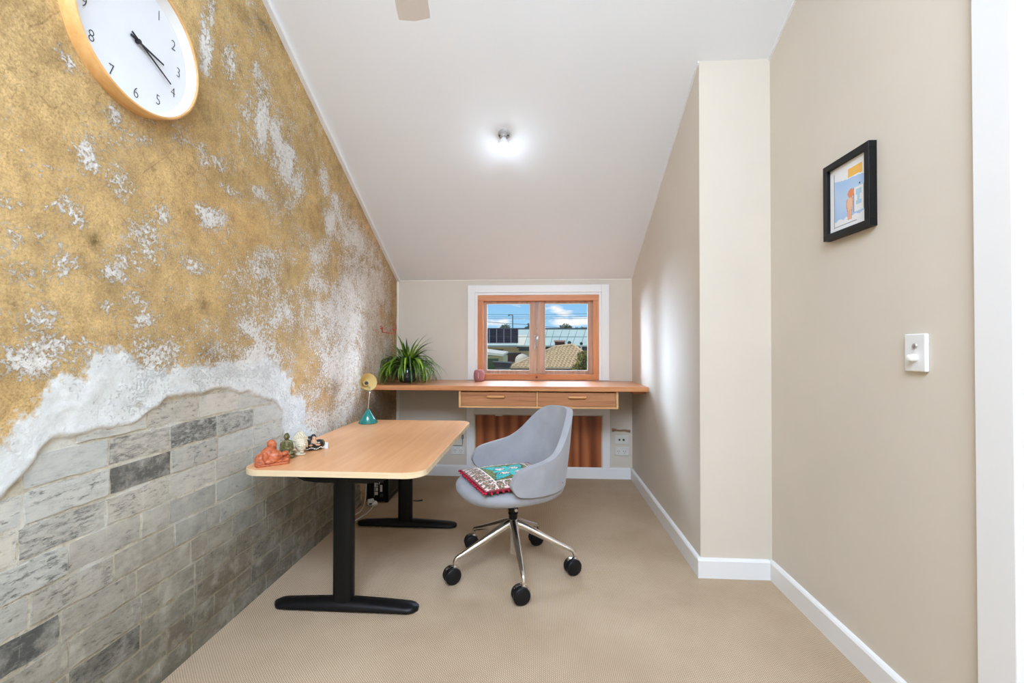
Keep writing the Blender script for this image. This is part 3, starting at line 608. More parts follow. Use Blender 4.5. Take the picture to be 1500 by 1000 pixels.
for sx in (-1, 1): MB().lathe([(.004, 0), (.004, .003), (0, .004)], bc+Vector((sx*.026, 0, 0))+nrm*.0125, 10, nrm).build('screw', M['hole'], bl)
bd = (Vector((0, -.12, -1))).normalized(); bb = bc+nrm*.024
MB().lathe([(.013, -.004), (.014, .016)], bb, 18, bd).build('bulb_cap', M['steel'], bl, smooth=True)
MB().lathe([(.014, .012), (.020, .022), (.031, .038), (.0355, .050), (.0362, .060)], bb, 24, bd, cap=False).build('bulb_base', M['plastic'], bl, smooth=True)
MB().lathe([(.0362, .060), (.0345, .074), (.024, .088), (.012, .096), (0, .098)], bb, 24, bd, cap=False).build('bulb_globe', M['bulb'], bl, smooth=True)

# ------------------------------------------------------------------ flat print helper: a grid coloured face by face
n = N('printed colours'); a_ = n.n('ShaderNodeVertexColor', layer_name='print'); n.val('Base Color', a_.outputs['Color']).val('Roughness', .75); M['print'] = n.mat
n = N('woven colours'); a_ = n.n('ShaderNodeVertexColor', layer_name='print'); n.val('Base Color', a_.outputs['Color']).val('Roughness', .9).val('Sheen Weight', .2); n.bump(n.noise(n.coord(), 260, 2), .5, .002); M['woven'] = n.mat
def paint(o, fn):
    me = o.data; a = me.color_attributes.new('print', 'FLOAT_COLOR', 'CORNER'); cols = []
    for p_ in me.polygons:
        c_ = fn(p_.center); cols += [(c_[0], c_[1], c_[2], 1)]*p_.loop_total
    a.data.foreach_set('color', np.array(cols, np.float32).ravel())

# picture
pic = thing('framed_picture', 'small watercolour in a black box frame on the right wall', 'picture', (XR2, 1.75, 1.745))
py0, py1, pz0, pz1, pd = 1.627, 1.880, 1.594, 1.893, .028; fw_ = .024
mb = MB()
for a, b in (((py0, pz0), (py1, pz0+fw_)), ((py0, pz1-fw_), (py1, pz1)), ((py0, pz0+fw_), (py0+fw_, pz1-fw_)), ((py1-fw_, pz0+fw_), (py1, pz1-fw_))): mb.box((XR2-pd, a[0], a[1]), (XR2, b[0], b[1]))
mb.build('frame', M['black'], pic, bevel=.0012, weld=False)
m = MB(); nu, nv = 64, 84; a0, a1, b0, b1 = py1-fw_, py0+fw_, pz0+fw_, pz1-fw_
for i in range(nu+1):
    for j in range(nv+1): m.v.append((XR2-pd+.014, a0+(a1-a0)*i/nu, b0+(b1-b0)*j/nv))
for i in range(nu):
    for j in range(nv): b = i*(nv+1)+j; m.f.append((b, b+nv+1, b+nv+2, b+1)); m.m.append(0)
pr = m.build('print', M['print'], pic)
pl0 = root_loc(pr)
def art(c_):
    u = ((c_.y+pl0.y)-a0)/(a1-a0); v_ = ((c_.z+pl0.z)-b0)/(b1-b0); r = random.random()*.03
    white = np.array(srgb(236, 236, 236)); c0 = white
    if .50 < u < .86 and .76-.02*u < v_ < .885: c0 = np.array(srgb(244, 190, 92))*(1-r)+.08*np.array([1, .6, .2])*(v_-.8)
    elif .12 < u < .93 and .17+.012*math.sin(u*30)+.25*(u > .9) < v_ < .80-.11*u+.008*math.sin(u*9+1): q_ = .5+.5*math.sin(v_*9+u*7+2*math.sin(u*6)); c0 = (np.array(srgb(168, 196, 228))*(1-.35*q_)+.35*q_*np.array(srgb(206, 220, 236)))*(1+r)
    if .10 < u < .92 and .05 < v_ < .12: c0 = white
    if .64 < u < .90 and .20 < v_ < .56:
        c0 = white*.97
        if .70 < u < .84 and (.44 < v_ < .52 or .30 < v_ < .36 or (.30 < v_ < .5 and abs(u-.77) < .03)): c0 = np.array(srgb(176, 206, 222))
        if u < .65 or v_ < .208 or u > .893: c0 = np.array(srgb(110, 110, 112))
    if abs(u-.115) < .007 and .06 < v_ < .92: c0 = np.array(srgb(120, 120, 120))
    if .11 < u < .72 and abs(v_-.075) < .005: c0 = np.array(srgb(150, 150, 150))
    if abs(u-.80) < .02 and abs(v_-.60) < .012: c0 = np.array(srgb(60, 60, 66))
    hd_ = ((u-.575)/.085)**2+((v_-.505)/.065)**2
    if hd_ < 1: c0 = np.array(srgb(226, 142, 98))*(1-r)
    elif .12 < v_ < .44:
        hw_ = .085-.25*abs(v_-.36) if v_ > .26 else .055-.1*(.26-v_)
        if abs(u-.54) < hw_: c0 = np.array(srgb(238, 192, 160))*(1-2*r)
        if v_ < .27 and abs(u-.54) < .006: c0 = np.array(srgb(214, 150, 120))
        if abs(abs(u-.54)-hw_) < .009: c0 = np.array(srgb(214, 140, 104))
    return c0
paint(pr, art)

# switch and sockets
def plate_on(axis, c_, w_, h_, t, name='plate'):
    m = MB()
    if axis == 'x': m.box((c_[0]-t, c_[1]-w_/2, c_[2]-h_/2), (c_[0], c_[1]+w_/2, c_[2]+h_/2))
    else: m.box((c_[0]-w_/2, c_[1]-t, c_[2]-h_/2), (c_[0]+w_/2, c_[1], c_[2]+h_/2))
    return m
sw = thing('light_switch', 'white upright switch plate with a dimmer knob on the right wall', 'switch', (XR2, 1.458, 1.153))
plate_on('x', (XR2, 1.462, 1.153), .078, .117, .013).build('plate', M['plastic'], sw, bevel=.004, bseg=3)
MB().lathe([(.0085, 0), (.0085, .003), (.007, .0045), (0, .005)], (XR2-.013, 1.459, 1.174), 20, (-1, 0, 0)).build('rocker', M['steel'], sw, smooth=True)
MB().lathe([(.0115, 0), (.0115, .004), (.010, .020), (.008, .022), (0, .023)], (XR2-.013, 1.459, 1.137), 22, (-1, 0, 0)).build('dimmer_knob', flat('bright white knob', (.88, .88, .86), .3), sw, smooth=True)
def outlet(cx, cz, name, label, cat, tv=False):
    t = thing(name, label, cat, (cx, YB, cz)); pw, ph = (.122, .074)
    plate_on('y', (cx, YB, cz), pw, ph, .010).build('plate', flat('off white plate', (.72, .70, .64), .35), t, bevel=.002)
    yy = YB-.010
    if tv:
        for sx, rr in ((-.018, .006), (.018, .007)): MB().lathe([(rr+.003, 0), (rr+.003, .001), (rr, .004), (rr*.4, .004), (0, .003)], (cx+sx, yy, cz), 14, (0, -1, 0)).build('coaxial_socket', M['hole'], t, smooth=True)
    else:
        for sx in (-.025, .025):
            MB().box((cx+sx-.008, yy-.003, cz+.016), (cx+sx+.008, yy, cz+.028)).build('rocker', M['plastic'], t, bevel=.001)
            s = MB()
            for ang, ox, oz in ((30, -.008, .0), (-30, .008, .0), (0, 0, -.015)):
                a = math.radians(ang); d1 = Vector((math.sin(a), 0, math.cos(a)))*.0045; d2 = Vector((math.cos(a), 0, -math.sin(a)))*.0014
                c0 = Vector((cx+sx+ox, yy-.0004, cz+.0+oz)); vs = [c0-d1-d2, c0-d1+d2, c0+d1+d2, c0+d1-d2]; vs += [v_+Vector((0, .001, 0)) for v_ in vs]
                s.add(vs, [(0, 1, 2, 3), (7, 6, 5, 4), (0, 1, 5, 4), (1, 2, 6, 5), (2, 3, 7, 6), (3, 0, 4, 7)])
            s.build('pin_holes', M['hole'], t, weld=False)
    return t
outlet(.724, .346, 'antenna_socket', 'off-white plate with two round antenna sockets, above the right hand power point', 'socket', True)
outlet(.724, .244, 'power_outlet', 'off-white double power point low on the back wall right of the hatch', 'power outlet')
outlet(-.738, .230, 'power_outlet', 'off-white double power point between the desk end and the hatch', 'power outlet')
o = MB().tube([(-.80, YB-.006, .272), (-.70, YB-.006, .272), (-.697, YB-.006, .30), (-.697, YB-.008, .36)], .0035, 8).tube([(-.697, YB-.008, .335), (-.697, YB-.012, .37)], .010, 10).build('antenna_cable', flat('grey cable', (.23, .22, .18), .5)); tag(o, 'thin grey cable with a plug on the wall above the left power point', 'cable')
pts = [(.640+.155*i/12, YB-.018-.006*math.sin(i*.8), .434+.004*math.sin(i*.9)-.004*i/12) for i in range(13)]
o = MB().tube(pts, [.015, .013, .009]+[.0065]*8+[.009, .011], 10).build('wooden_rail', wood('rail timber', srgb(110, 74, 52), srgb(146, 104, 78), srgb(170, 130, 104), 'x', .5), smooth=True); tag(o, 'short brown wooden rail on the back wall above the antenna sockets', 'rail')

# red wire hook rail on plaster
k_ = []
for px, py, Y in ((555, 477, 3.565), (557.5, 478, 3.59), (558.5, 486, 3.60)): pass
P3 = [(XL+.020, 3.545, 1.334), (XL+.020, 3.580, 1.332), (XL+.020, 3.590, 1.288), (XL+.02, 3.76, 1.284), (XL+.02, 3.925, 1.281), (XL+.02, 3.928, 1.36), (XL+.02, 3.89, 1.372)]
o = MB().tube(P3, .0042, 8).tube([(XL-.004, 3.590, 1.325), (XL+.020, 3.588, 1.310)], .0035, 8).tube([(XL-.004, 3.89, 1.345), (XL+.012, 3.90, 1.31), (XL+.020, 3.925, 1.325)], .0035, 8).build('wire_hook', flat('red enamel', srgb(206, 60, 54), .35), smooth=True)
tag(o, 'red wire hook rail fixed to the plaster above the spider plant', 'hook')

# ------------------------------------------------------------------ things on the bench
bx, by, bz = -1.12, 3.73, .866
plant = thing('spider_plant', 'arching green spider plant in a dark glass bowl at the left end of the bench', 'plant', (bx, by, bz))
potm = N('dark green glass'); potm.val('Base Color', (.03, .045, .04, 1)).val('Roughness', .08).val('Coat Weight', .6)
MB().lathe([(.050, 0), (.062, .004), (.086, .03), (.094, .065), (.088, .10), (.080, .118), (.084, .126), (.080, .128), (.074, .118), (.07, .112), (0, .112)], (bx, by, bz), 28).build('pot', potm.mat, plant, smooth=True)
leafm = []
for i, (c1, c2) in enumerate((((74, 112, 24), (134, 172, 48)), ((100, 140, 30), (168, 196, 66)), ((40, 70, 22), (84, 118, 38)))):
    n = N('spider plant leaf'); oi = n.n('ShaderNodeObjectInfo')
    n.val('Base Color', n.mix(oi.outputs['Random'], srgb(*c1), srgb(*c2))).val('Roughness', .38).val('Specular IOR Level', .5); leafm.append(n.mat)
def leaf(th, L_, rise, droop, w_, mat, base_r=.02, z0=.115):
    m = MB(); n_ = 11; L_ *= 1.22; d = Vector((math.cos(th), math.sin(th), 0)); s_ = Vector((-d.y, d.x, 0)); p_ = Vector((bx, by, bz+z0))+d*base_r; a = rise; st = L_/n_
    for i in range(n_+1):
        u = i/n_; ww = 1.45*w_*(.55+.45*min(1, u*4))*(1-max(0, (u-.45)/.55)**1.5)+.0006; up = Vector((-d.x*math.sin(a), -d.y*math.sin(a), math.cos(a)))
        m.v += [tuple(p_-s_*ww+up*ww*.35), tuple(p_), tuple(p_+s_*ww+up*ww*.35)]
        p_ = p_+(d*math.cos(a)+Vector((0, 0, math.sin(a))))*st; a -= droop/n_*(1+.6*u)
        if p_.x < XL+.02: p_.x = XL+.02
        if p_.y > YB-.03: p_.y = YB-.03
        if p_.z < bz+.004 and p_.y > 3.40: p_.z = bz+.004
    for i in range(n_):
        b = i*3; m.f += [(b, b+3, b+4, b+1), (b+1, b+4, b+5, b+2)]; m.m += [0, 0]
    m.build('leaf', mat, plant, smooth=True, weld=False)
for i in range(150):
    th = random.uniform(-PI, PI); r = random.random()
    if r < .30: leaf(th, random.uniform(.20, .30), random.uniform(1.0, 1.45), random.uniform(.6, 1.6), random.uniform(.005, .008), random.choice(leafm))
    elif r < .75: leaf(random.uniform(-PI*1.02, .02) if random.random() < .75 else th, random.uniform(.20, .32), random.uniform(.6, 1.2), random.uniform(1.9, 2.7), random.uniform(.006, .009), random.choice(leafm))
    else: leaf(th, random.uniform(.20, .33), random.uniform(.2, .8), random.uniform(1.2, 1.9), random.uniform(.004, .007), leafm[2])
jar = thing('patterned_holder', 'white holder with a black square pattern half behind the spider plant', 'holder', (-1.0, 3.93, .866))
box((-1.065, 3.915, .866), (-1.005, 3.955, .975)).build('holder_body', M['plastic'], jar, bevel=.002)
m = MB()
for i in range(2):
    for j in range(6): xx0 = -1.056+i*.024+.002*(j % 2); m.box((xx0, 3.9135, .876+j*.016), (xx0+.013, 3.9152, .876+j*.016+.009))
m.build('pattern', M['ink'], jar, weld=False)
sk = thing('speaker', 'small dusty pink rounded speaker on the bench left of the window', 'speaker', (-.531, 3.90, .866))
MB().lathe([(.030, 0), (.036, .003), (.044, .018), (.0475, .045), (.046, .075), (.040, .094), (.030, .100), (.022, .099), (0, .098)], (-.531, 3.90, .866), 32).build('fabric_body', flat('dusty pink fabric', srgb(172, 112, 112), .85, bump=.5), sk, smooth=True)
MB().lathe([(.024, 0), (.024, .0015), (0, .002)], (-.531, 3.90, .965), 24).build('top_panel', flat('pink plastic', srgb(196, 136, 130), .45), sk, smooth=True)
box((-.5325, 3.8515, .895), (-.5305, 3.8540, .945)).build('seam_line', M['plastic'], sk)

# ------------------------------------------------------------------ things on the desk
lx, ly = -1.135, 2.905
lp = thing('desk_lamp', 'small desk lamp with teal cone base and cream shade turned to the camera', 'lamp', (lx, ly, DZT))
teal = N('glossy teal enamel'); teal.val('Base Color', srgb(10, 128, 122)+(1,)).val('Roughness', .2).val('Coat Weight', .6)
MB().lathe([(.058, 0), (.062, .002), (.063, .006), (.010, .088), (.006, .092), (0, .092)], (lx, ly, DZT), 40).build('cone_base', teal.mat, lp, smooth=True)
sc_ = Vector((-1.147, 2.915, .928)); ax = Vector((.66, -.69, .29)).normalized()
MB().tube([(lx, ly, DZT+.085), (lx+.002, ly, DZT+.14), (lx+.006, ly+.006, DZT+.19), (lx+.004, ly+.02, DZT+.235), sc_-ax*.045], .0042, 10).build('stem', M['chrome'], lp, smooth=True)
shade = flat('cream enamel', srgb(232, 208, 142), .4)
MB().lathe([(.013, -.062), (.018, -.06), (.036, -.042), (.050, -.012), (.056, .024), (.058, .026), (.054, .022), (.048, -.010), (.034, -.038), (.016, -.055), (0, -.056)], sc_, 36, ax).build('shade', shade, lp, smooth=True)
so = MB().lathe([(.017, -.054), (.018, -.020), (.014, -.018), (0, -.018)], sc_, 22, ax).build('socket', flat('tan socket', srgb(190, 160, 104), .5), lp, smooth=True)
MB().lathe([(.011, -.018), (.011, -.010), (0, -.010)], sc_, 18, ax).build('socket_mouth', M['hole'], so, smooth=True)

def R3(x=0, y=0, z=0): return (Matrix.Rotation(z, 3, 'Z') @ Matrix.Rotation(y, 3, 'Y') @ Matrix.Rotation(x, 3, 'X'))
def figure(name, parent, ells, mat, origin, rz, s=1.0, voxel=.0025):
    m = MB(); Q = Matrix.Rotation(rz, 3, 'Z'); origin = Vector(origin)
    for e_ in ells:
        c_, r_ = e_[0], e_[1]; rot = e_[2] if len(e_) > 2 else Matrix.Identity(3)
        m.ball(origin+Q @ (Vector(c_)*s), tuple(a*s for a in r_), 16, 10, Q @ rot)
    o = m.build(name, mat, parent, smooth=True, weld=False)
    r = o.modifiers.new('remesh', 'REMESH'); r.mode = 'VOXEL'; r.voxel_size = voxel; r.use_smooth_shade = True
    return o
# terracotta laughing figure: sits, leans back against sack, big belly, feet to the right
n = N('terracotta'); v = n.coord(); n.val('Base Color', n.ramp(n.noise(v, 60, 6, .7), [(.32, srgb(98, 44, 24)), (.46, srgb(182, 94, 56)), (.7, srgb(206, 122, 80))])).val('Roughness', .4); terr = n.mat
# figure local frame: +x = the way the feet point (along the wall, away from the camera), +y = wall side, front faces -y/right
t = thing('buddha_figurine', 'terracotta laughing Buddha figurine reclining at the near end of the desk', 'figurine', (-1.150, 1.868, DZT))
E_ = [((-.012, 0, .034), (.030, .030, .036)), ((.010, -.006, .030), (.030, .029, .027)), ((-.034, .002, .022), (.026, .028, .026)),
      ((.000, .004, .078), (.017, .017, .019)), ((.000, .002, .063), (.020, .018, .010)), ((.004, -.006, .072), (.013, .013, .009)), ((.0, .020, .077), (.004, .004, .008)), ((0, -.014, .077), (.004, .004, .008)), ((.014, -.001, .078), (.006, .006, .005)),
      ((.020, -.012, .012), (.040, .018, .010)), ((.032, .012, .014), (.034, .014, .012)), ((.052, -.012, .012), (.014, .010, .009)), ((.056, .012, .022), (.014, .010, .010)), ((.048, .004, .036), (.016, .013, .010), R3(0, -.3)),
      ((-.022, -.026, .032), (.012, .010, .026), R3(.2, -.3)), ((-.008, -.030, .016), (.020, .009, .008)), ((-.012, .026, .036), (.014, .010, .026)), ((.010, .026, .036), (.020, .009, .009), R3(0, .3)), ((-.040, -.012, .010), (.020, .022, .012))]
figure('figure', t, E_, terr, (-1.152, 1.862, DZT+.001), math.radians(38), 1.08)
MB().prism(rrect(-.062, -.036, .068, .036, .012, 4), 2, 0, .010).build('plinth', terr, t, local=True, bevel=.002).rotation_euler = (0, 0, math.radians(38))
t.children[-1].location = (-.002, -.006, 0)
# green seated figure
n = N('verdigris bronze'); v = n.coord(); n.val('Base Color', n.ramp(n.noise(v, 70, 6, .7), [(.32, srgb(44, 42, 26)), (.5, srgb(104, 98, 58)), (.7, srgb(168, 160, 116))])).val('Roughness', .45).val('Metallic', .3); bronze = n.mat
t = thing('buddha_figurine', 'green bronze seated Buddha figurine between terracotta figure and white head', 'figurine', (-1.150, 1.975, DZT))
E2 = [((0, 0, .050), (.019, .015, .027)), ((0, 0, .072), (.021, .012, .008)), ((0, -.001, .094), (.0130, .0135, .0145)), ((0, .001, .1065), (.0075, .0075, .0050)), ((0, 0, .080), (.006, .006, .008)),
      ((-.022, -.004, .056), (.006, .007, .018), R3(0, .15)), ((.022, -.004, .056), (.006, .007, .018), R3(0, -.15)), ((-.016, -.014, .038), (.014, .006, .006), R3(0, 0, -.5)), ((.016, -.014, .038), (.014, .006, .006), R3(0, 0, .5)), ((0, -.022, .034), (.012, .008, .005)),
      ((-.022, -.008, .024), (.020, .018, .010), R3(0, 0, .3)), ((.022, -.008, .024), (.020, .018, .010), R3(0, 0, -.3)), ((0, -.020, .022), (.030, .010, .008)), ((0, 0, .018), (.03, .022, .016)), ((0, -.002, .008), (.040, .030, .009))]
figure('figure', t, E2, bronze, (-1.150, 1.975, DZT), math.radians(20), 1.02, .0022)
# white head
stone = flat('cream stone', srgb(216, 206, 180), .75, 0, .06, 40)
t = thing('buddha_bust', 'cream white Buddha head with a curled topknot on the desk', 'figurine', (-1.118, 2.035, DZT))
E3 = [((0, 0, .054), (.028, .031, .036)), ((0, -.010, .040), (.021, .022, .024)), ((0, .004, .068), (.030, .032, .026)), ((0, .004, .092), (.018, .018, .014)), ((0, .002, .016), (.016, .017, .020)), ((0, 0, .004), (.024, .024, .006)),
      ((0, -.033, .046), (.0045, .007, .011), R3(.2)), ((0, -.031, .038), (.006, .005, .0035)), ((0, -.0295, .030), (.009, .004, .0025)), ((0, -.0275, .0265), (.007, .004, .0025)), ((0, -.024, .018), (.008, .006, .006)),
      ((-.011, -.0285, .049), (.0085, .004, .0035)), ((.011, -.0285, .049), (.0085, .004, .0035)), ((-.011, -.0285, .057), (.010, .003, .0018)), ((.011, -.0285, .057), (.010, .003, .0018)),
      ((-.029, .002, .045), (.004, .007, .017)), ((.029, .002, .045), (.004, .007, .017))]
hr = math.radians(42)
figure('head', t, E3, stone, (-1.118, 2.035, DZT), hr, 1.0, .0018)
m = MB(); Q = Matrix.Rotation(hr, 3, 'Z')
for i in range(9):
    el = math.radians(4+i*10.5); nn = max(3, int(22*math.cos(el)))
    for k in range(nn):
        a = 2*PI*(k+.5*(i % 2))/nn; dv = Vector((math.cos(a)*math.cos(el), math.sin(a)*math.cos(el), math.sin(el)))
        if dv.y < -.50 and i < 3: continue
        m.ball(Vector((-1.118, 2.035, DZT))+Q @ Vector((dv.x*.030, dv.y*.032+.003, .068+dv.z*.028)), .0042, 6, 4)
for i in range(4):
    el = math.radians(10+i*22)
    for k in range(8-i): a = 2*PI*k/(8-i); m.ball(Vector((-1.118, 2.035, DZT))+Q @ Vector((.0175*math.cos(a)*math.cos(el), .004+.0175*math.sin(a)*math.cos(el), .093+.0125*math.sin(el))), .004, 6, 4)
m.build('hair_curls', stone, t, smooth=True, weld=False)
# dark beaded figure
dkm = flat('dark resin', srgb(34, 30, 28), .3, 0, .2, 80); skin = flat('pale painted resin', srgb(206, 160, 122), .4, 0, .1, 60)
t = thing('buddha_figurine', 'dark robed Buddha figurine with pale beads behind the white head', 'figurine', (-1.105, 2.145, DZT))
figure('robe', t, [((0, 0, .026), (.040, .026, .026)), ((-.018, .002, .045), (.022, .020, .026)), ((.026, 0, .030), (.026, .022, .022)), ((0, 0, .008), (.050, .030, .009)), ((.0, .008, .062), (.014, .014, .018)), ((-.010, -.018, .030), (.022, .012, .018))], dkm, (-1.110, 2.140, DZT), math.radians(30), .95, .0024)
figure('body', t, [((.0, -.016, .040), (.016, .013, .017)), ((.002, -.014, .060), (.010, .010, .011)), ((.020, -.024, .028), (.012, .007, .006)), ((-.014, -.026, .028), (.010, .007, .006))], skin, (-1.110, 2.140, DZT), math.radians(30), .95, .002)
m = MB(); Q = Matrix.Rotation(math.radians(30), 3, 'Z')
for k in range(20): a = -PI*.95+PI*1.0*k/19; m.ball(Vector((-1.110, 2.140, DZT))+Q @ Vector((.047*math.cos(a), .030*math.sin(a), .011+.004*math.sin(k*1.1))), .0033, 8, 5)
for k in range(14): a = -PI*.9+PI*.9*k/13; m.ball(Vector((-1.110, 2.140, DZT))+Q @ Vector((.030*math.cos(a)+.002, .022*math.sin(a)-.004, .032-.006*math.sin(a))), .0026, 8, 5)
m.build('beads', flat('pearl beads', srgb(226, 218, 200), .3), t, smooth=True, weld=False)
figure('hair_cap', t, [((.042, -.002, .030), (.013, .012, .020))], bronze, (-1.110, 2.140, DZT), math.radians(30), .95, .002)
o = box((-1.068, 2.160, DZT), (-1.062, 2.185, DZT+.030)).build('note_card', flat('white card', (.85, .86, .88), .5)); 
o.location = (-1.065, 2.17, DZT); 
for v_ in o.data.vertices: v_.co = Vector(((v_.co.y-2.17)*.9, v_.co.x+1.065, v_.co.z-DZT))
tag(o, 'tiny white card standing behind the dark beaded figurine', 'card')

# ------------------------------------------------------------------ computer under the bench and its leads
pc = thing('computer_tower', 'black computer tower against the left wall behind the desk legs', 'computer', (-1.21, 3.50, 0))
px0, px1, py0_, py1_, pzt = -1.292, -1.128, 3.285, 3.735, .40
MB().box((px0, py0_, .012), (px1, py1_, pzt)).build('case', M['black'], pc, bevel=.004)
mb = MB()
for z in (.05, .20, .30, .36): mb.box((px1-.001, py0_+.03, z), (px1+.002, py1_-.03, z+.006))
mb.box((px1-.001, py0_+.014, .02), (px1+.002, py0_+.020, .39))
mb.build('side_panel_rib', flat('dark grey metal', (.10, .09, .085), .4), pc, weld=False)
lab = flat('pale label', (.62, .62, .60), .5); mb = MB()
for a in ((-1.232, .118, -1.205, .150), (-1.232, .090, -1.205, .112), (-1.190, .085, -1.172, .135), (-1.198, .14, -1.192, .16), (-1.230, .06, -1.206, .084), (-1.222, .205, -1.216, .235)): box((a[0], py0_-.0015, a[1]), (a[2], py0_, a[3])).build('rear_label', lab, pc)
mb = MB()
for a in ((-1.19, .15, -1.165, .17), (-1.19, .045, -1.165, .07), (-1.228, .093, -1.222, .109), (-1.216, .122, -1.209, .145)): mb.box((a[0], py0_-.0025, a[1]), (a[2], py0_-.0005, a[3]))
mb.build('rear_port', M['hole'], pc, weld=False)
MB().box((-1.235, py0_-.0012, .186), (-1.150, py0_, .190)).box((-1.235, py0_-.0012, .045), (-1.232, py0_, .250)).build('rear_seam', flat('grey seam', (.25, .25, .25), .4), pc, weld=False)
for xq in (px0+.02, px1-.02):
    for yq in (py0_+.03, py1_-.03): MB().lathe([(.010, 0), (.012, .013)], (xq, yq, 0), 12).build('foot', M['rubber'], pc)
plug = thing('power_plug', 'round white mains plug with a white adaptor lying by the computer tower', 'plug', (-1.20, 3.225, 0))
MB().lathe([(.017, 0), (.021, .006), (.021, .018), (.012, .028), (.006, .040)], (-1.195, 3.215, .026), 20, (-.3, -.8, -.1)).build('plug_body', M['plastic'], plug, smooth=True)
ad = MB().box((-.022, -.016, 0), (.022, .016, .044)).build('adaptor', flat('grey white adaptor', (.70, .72, .74), .4), plug, local=True, bevel=.003); ad.location = (-.042, .012, .0005); ad.rotation_euler = (0, 0, .5)
m = MB().box((-.014, -.0168, .010), (.012, -.0158, .020)).build('adaptor_marking', M['ink'], plug, local=True); m.location = ad.location; m.rotation_euler = ad.rotation_euler
o = MB().tube([(-1.197, 3.18, .018), (-1.20, 3.12, .006), (-1.205, 3.06, .004), (-1.22, 2.99, .004), (-1.235, 2.93, .004), (-1.262, 2.90, .004), (-1.285, 2.87, .004)], .0035, 8).build('power_lead', M['plastic'], smooth=True); tag(o, 'white lead looping from the round plug across the carpet', 'cable')
o = MB().tube([(XL+.022, 3.26, .16), (XL+.026, 3.25, .14), (XL+.024, 3.24, .05), (XL+.03, 3.20, .008), (XL+.045, 3.10, .004), (XL+.03, 3.03, .004), (XL+.014, 2.97, .004)], .0035, 8).build('power_lead', flat('ivory lead', (.74, .70, .60), .4), smooth=True); tag(o, 'ivory lead running down the left wall beside the computer tower', 'cable')
o = MB().tube([(-.955, 3.345, .004), (-.92, 3.34, .004), (-.893, 3.35, .006), (-.885, 3.352, .006)], [.003, .003, .005, .005], 8).build('audio_lead', M['rubber'], smooth=True); tag(o, 'short black lead on the carpet beyond the far desk leg', 'cable')

# ------------------------------------------------------------------ swivel chair
CC = Vector((-.140, 2.372, 0)); FA = math.radians(207.5)
ch = thing('swivel_chair', 'grey fabric swivel chair with armrests on a polished five star base', 'chair', CC, FA)
n = N('grey wool fabric'); v = n.coord()
n.val('Base Color', n.ramp(n.noise(v, 9, 6), [(.3, srgb(152, 152, 156)), (.7, srgb(166, 166, 170))])).val('Roughness', .9).val('Sheen Weight', .25)
n.bump(n.noise(v, 330, 3), .35, .0015); M['fabric'] = n.mat
def ss(t): t = max(0, min(1, t)); return t*t*(3-2*t)
# shell: local +x forward, +y left (towards camera)
SW = .272; L_ARC = SW*PI/2; L_ARM = .135; LT = L_ARC+L_ARM
ZS_ = None
def tabl(s, T_):
    xs_ = np.linspace(-1, 1, 401); f_ = np.interp(np.abs(xs_), [a for a, _ in T_], [b for _, b in T_]); k_ = np.exp(-.5*(np.arange(-30, 31)/11)**2); f_ = np.convolve(np.pad(f_, 30, 'edge'), k_/k_.sum(), 'valid'); return float(np.interp(s, xs_, f_))
def tabl_old(s, T_):
    for (a, va), (b, vb) in zip(T_, T_[1:]):
        if s <= b: return va+(vb-va)*ss((s-a)/(b-a))
    return T_[-1][1]
ZT = [(0, .838), (.20, .835), (.30, .815), (.42, .735), (.52, .660), (.60, .632), (.75, .615), (.88, .600), (1.0, .590)]
NS, NV = 28, 9; m = MB()
for i in range(-NS, NS+1):
    s = abs(i)/NS; sg = 1 if i >= 0 else -1; d = s*LT
    zt_ = tabl(s, ZT); zb_ = .462
    if s > .84:
        q_ = (s-.84)/.16; e_ = max(0, 1-q_**2.6)**.5; mid_ = .525; zt_ = mid_+(zt_-mid_)*(.12+.88*e_); zb_ = mid_-(mid_-.466)*(.12+.88*e_)
    for j in range(NV+1):
        v_ = j/NV; z_ = zb_+(zt_-zb_)*v_; hh = (z_-.46)/.38
        if d < L_ARC: a = d/SW; x_, y_ = -SW*math.cos(a)*.93, SW*math.sin(a)
        else: a = PI/2; x_, y_ = d-L_ARC, SW
        x_ -= .055*hh*max(0, math.cos(a)); fl = 1+.05*min(1, hh*2)-.09*max(0, hh-.45)
        m.v.append((x_, sg*y_*fl, z_))
k = NV+1
for i in range(2*NS):
    for j in range(NV): m.f.append((i*k+j, (i+1)*k+j, (i+1)*k+j+1, i*k+j+1)); m.m.append(0)
o = m.build('shell_back', M['fabric'], ch, smooth=True, local=True, weld=False)
md = o.modifiers.new('solid', 'SOLIDIFY'); md.thickness = .034; md.offset = 0; md.use_even_offset = True
md = o.modifiers.new('bev', 'BEVEL'); md.width = .012; md.segments = 3; md.limit_method = 'ANGLE'; md.angle_limit = 1.0
md = o.modifiers.new('sub', 'SUBSURF'); md.levels = md.render_levels = 1
# seat pad: rounded cushion
m = MB(); NA = 40; prof = [(0, .396, 0), (.55, .393, 0), (.80, .400, 0), (.93, .414, 0), (.99, .434, 0), (1.0, .450, 0), (.985, .463, 0), (.94, .472, 0), (.80, .477, 0), (.5, .474, 0), (0, .470, 0)]
for r_, z_, _ in prof:
    for a in range(NA):
        w_ = 2*PI*a/NA; cx_, sn = math.cos(w_), math.sin(w_); e_ = 2.5
        rr = 1/((abs(cx_)**e_+abs(sn)**e_)**(1/e_)); X = cx_*rr*(.285 if cx_ > 0 else .265); Y = sn*rr*.272*(1-.08*max(0, -cx_))
        m.v.append((X*max(r_, .001)+.01, Y*max(r_, .001), z_+(-.012*max(0, cx_)**2*r_*r_)))
for i in range(len(prof)-1):
    for a in range(NA): m.f.append((i*NA+a, i*NA+(a+1) % NA, (i+1)*NA+(a+1) % NA, (i+1)*NA+a)); m.m.append(0)
m.build('seat', M['fabric'], ch, smooth=True, local=True)
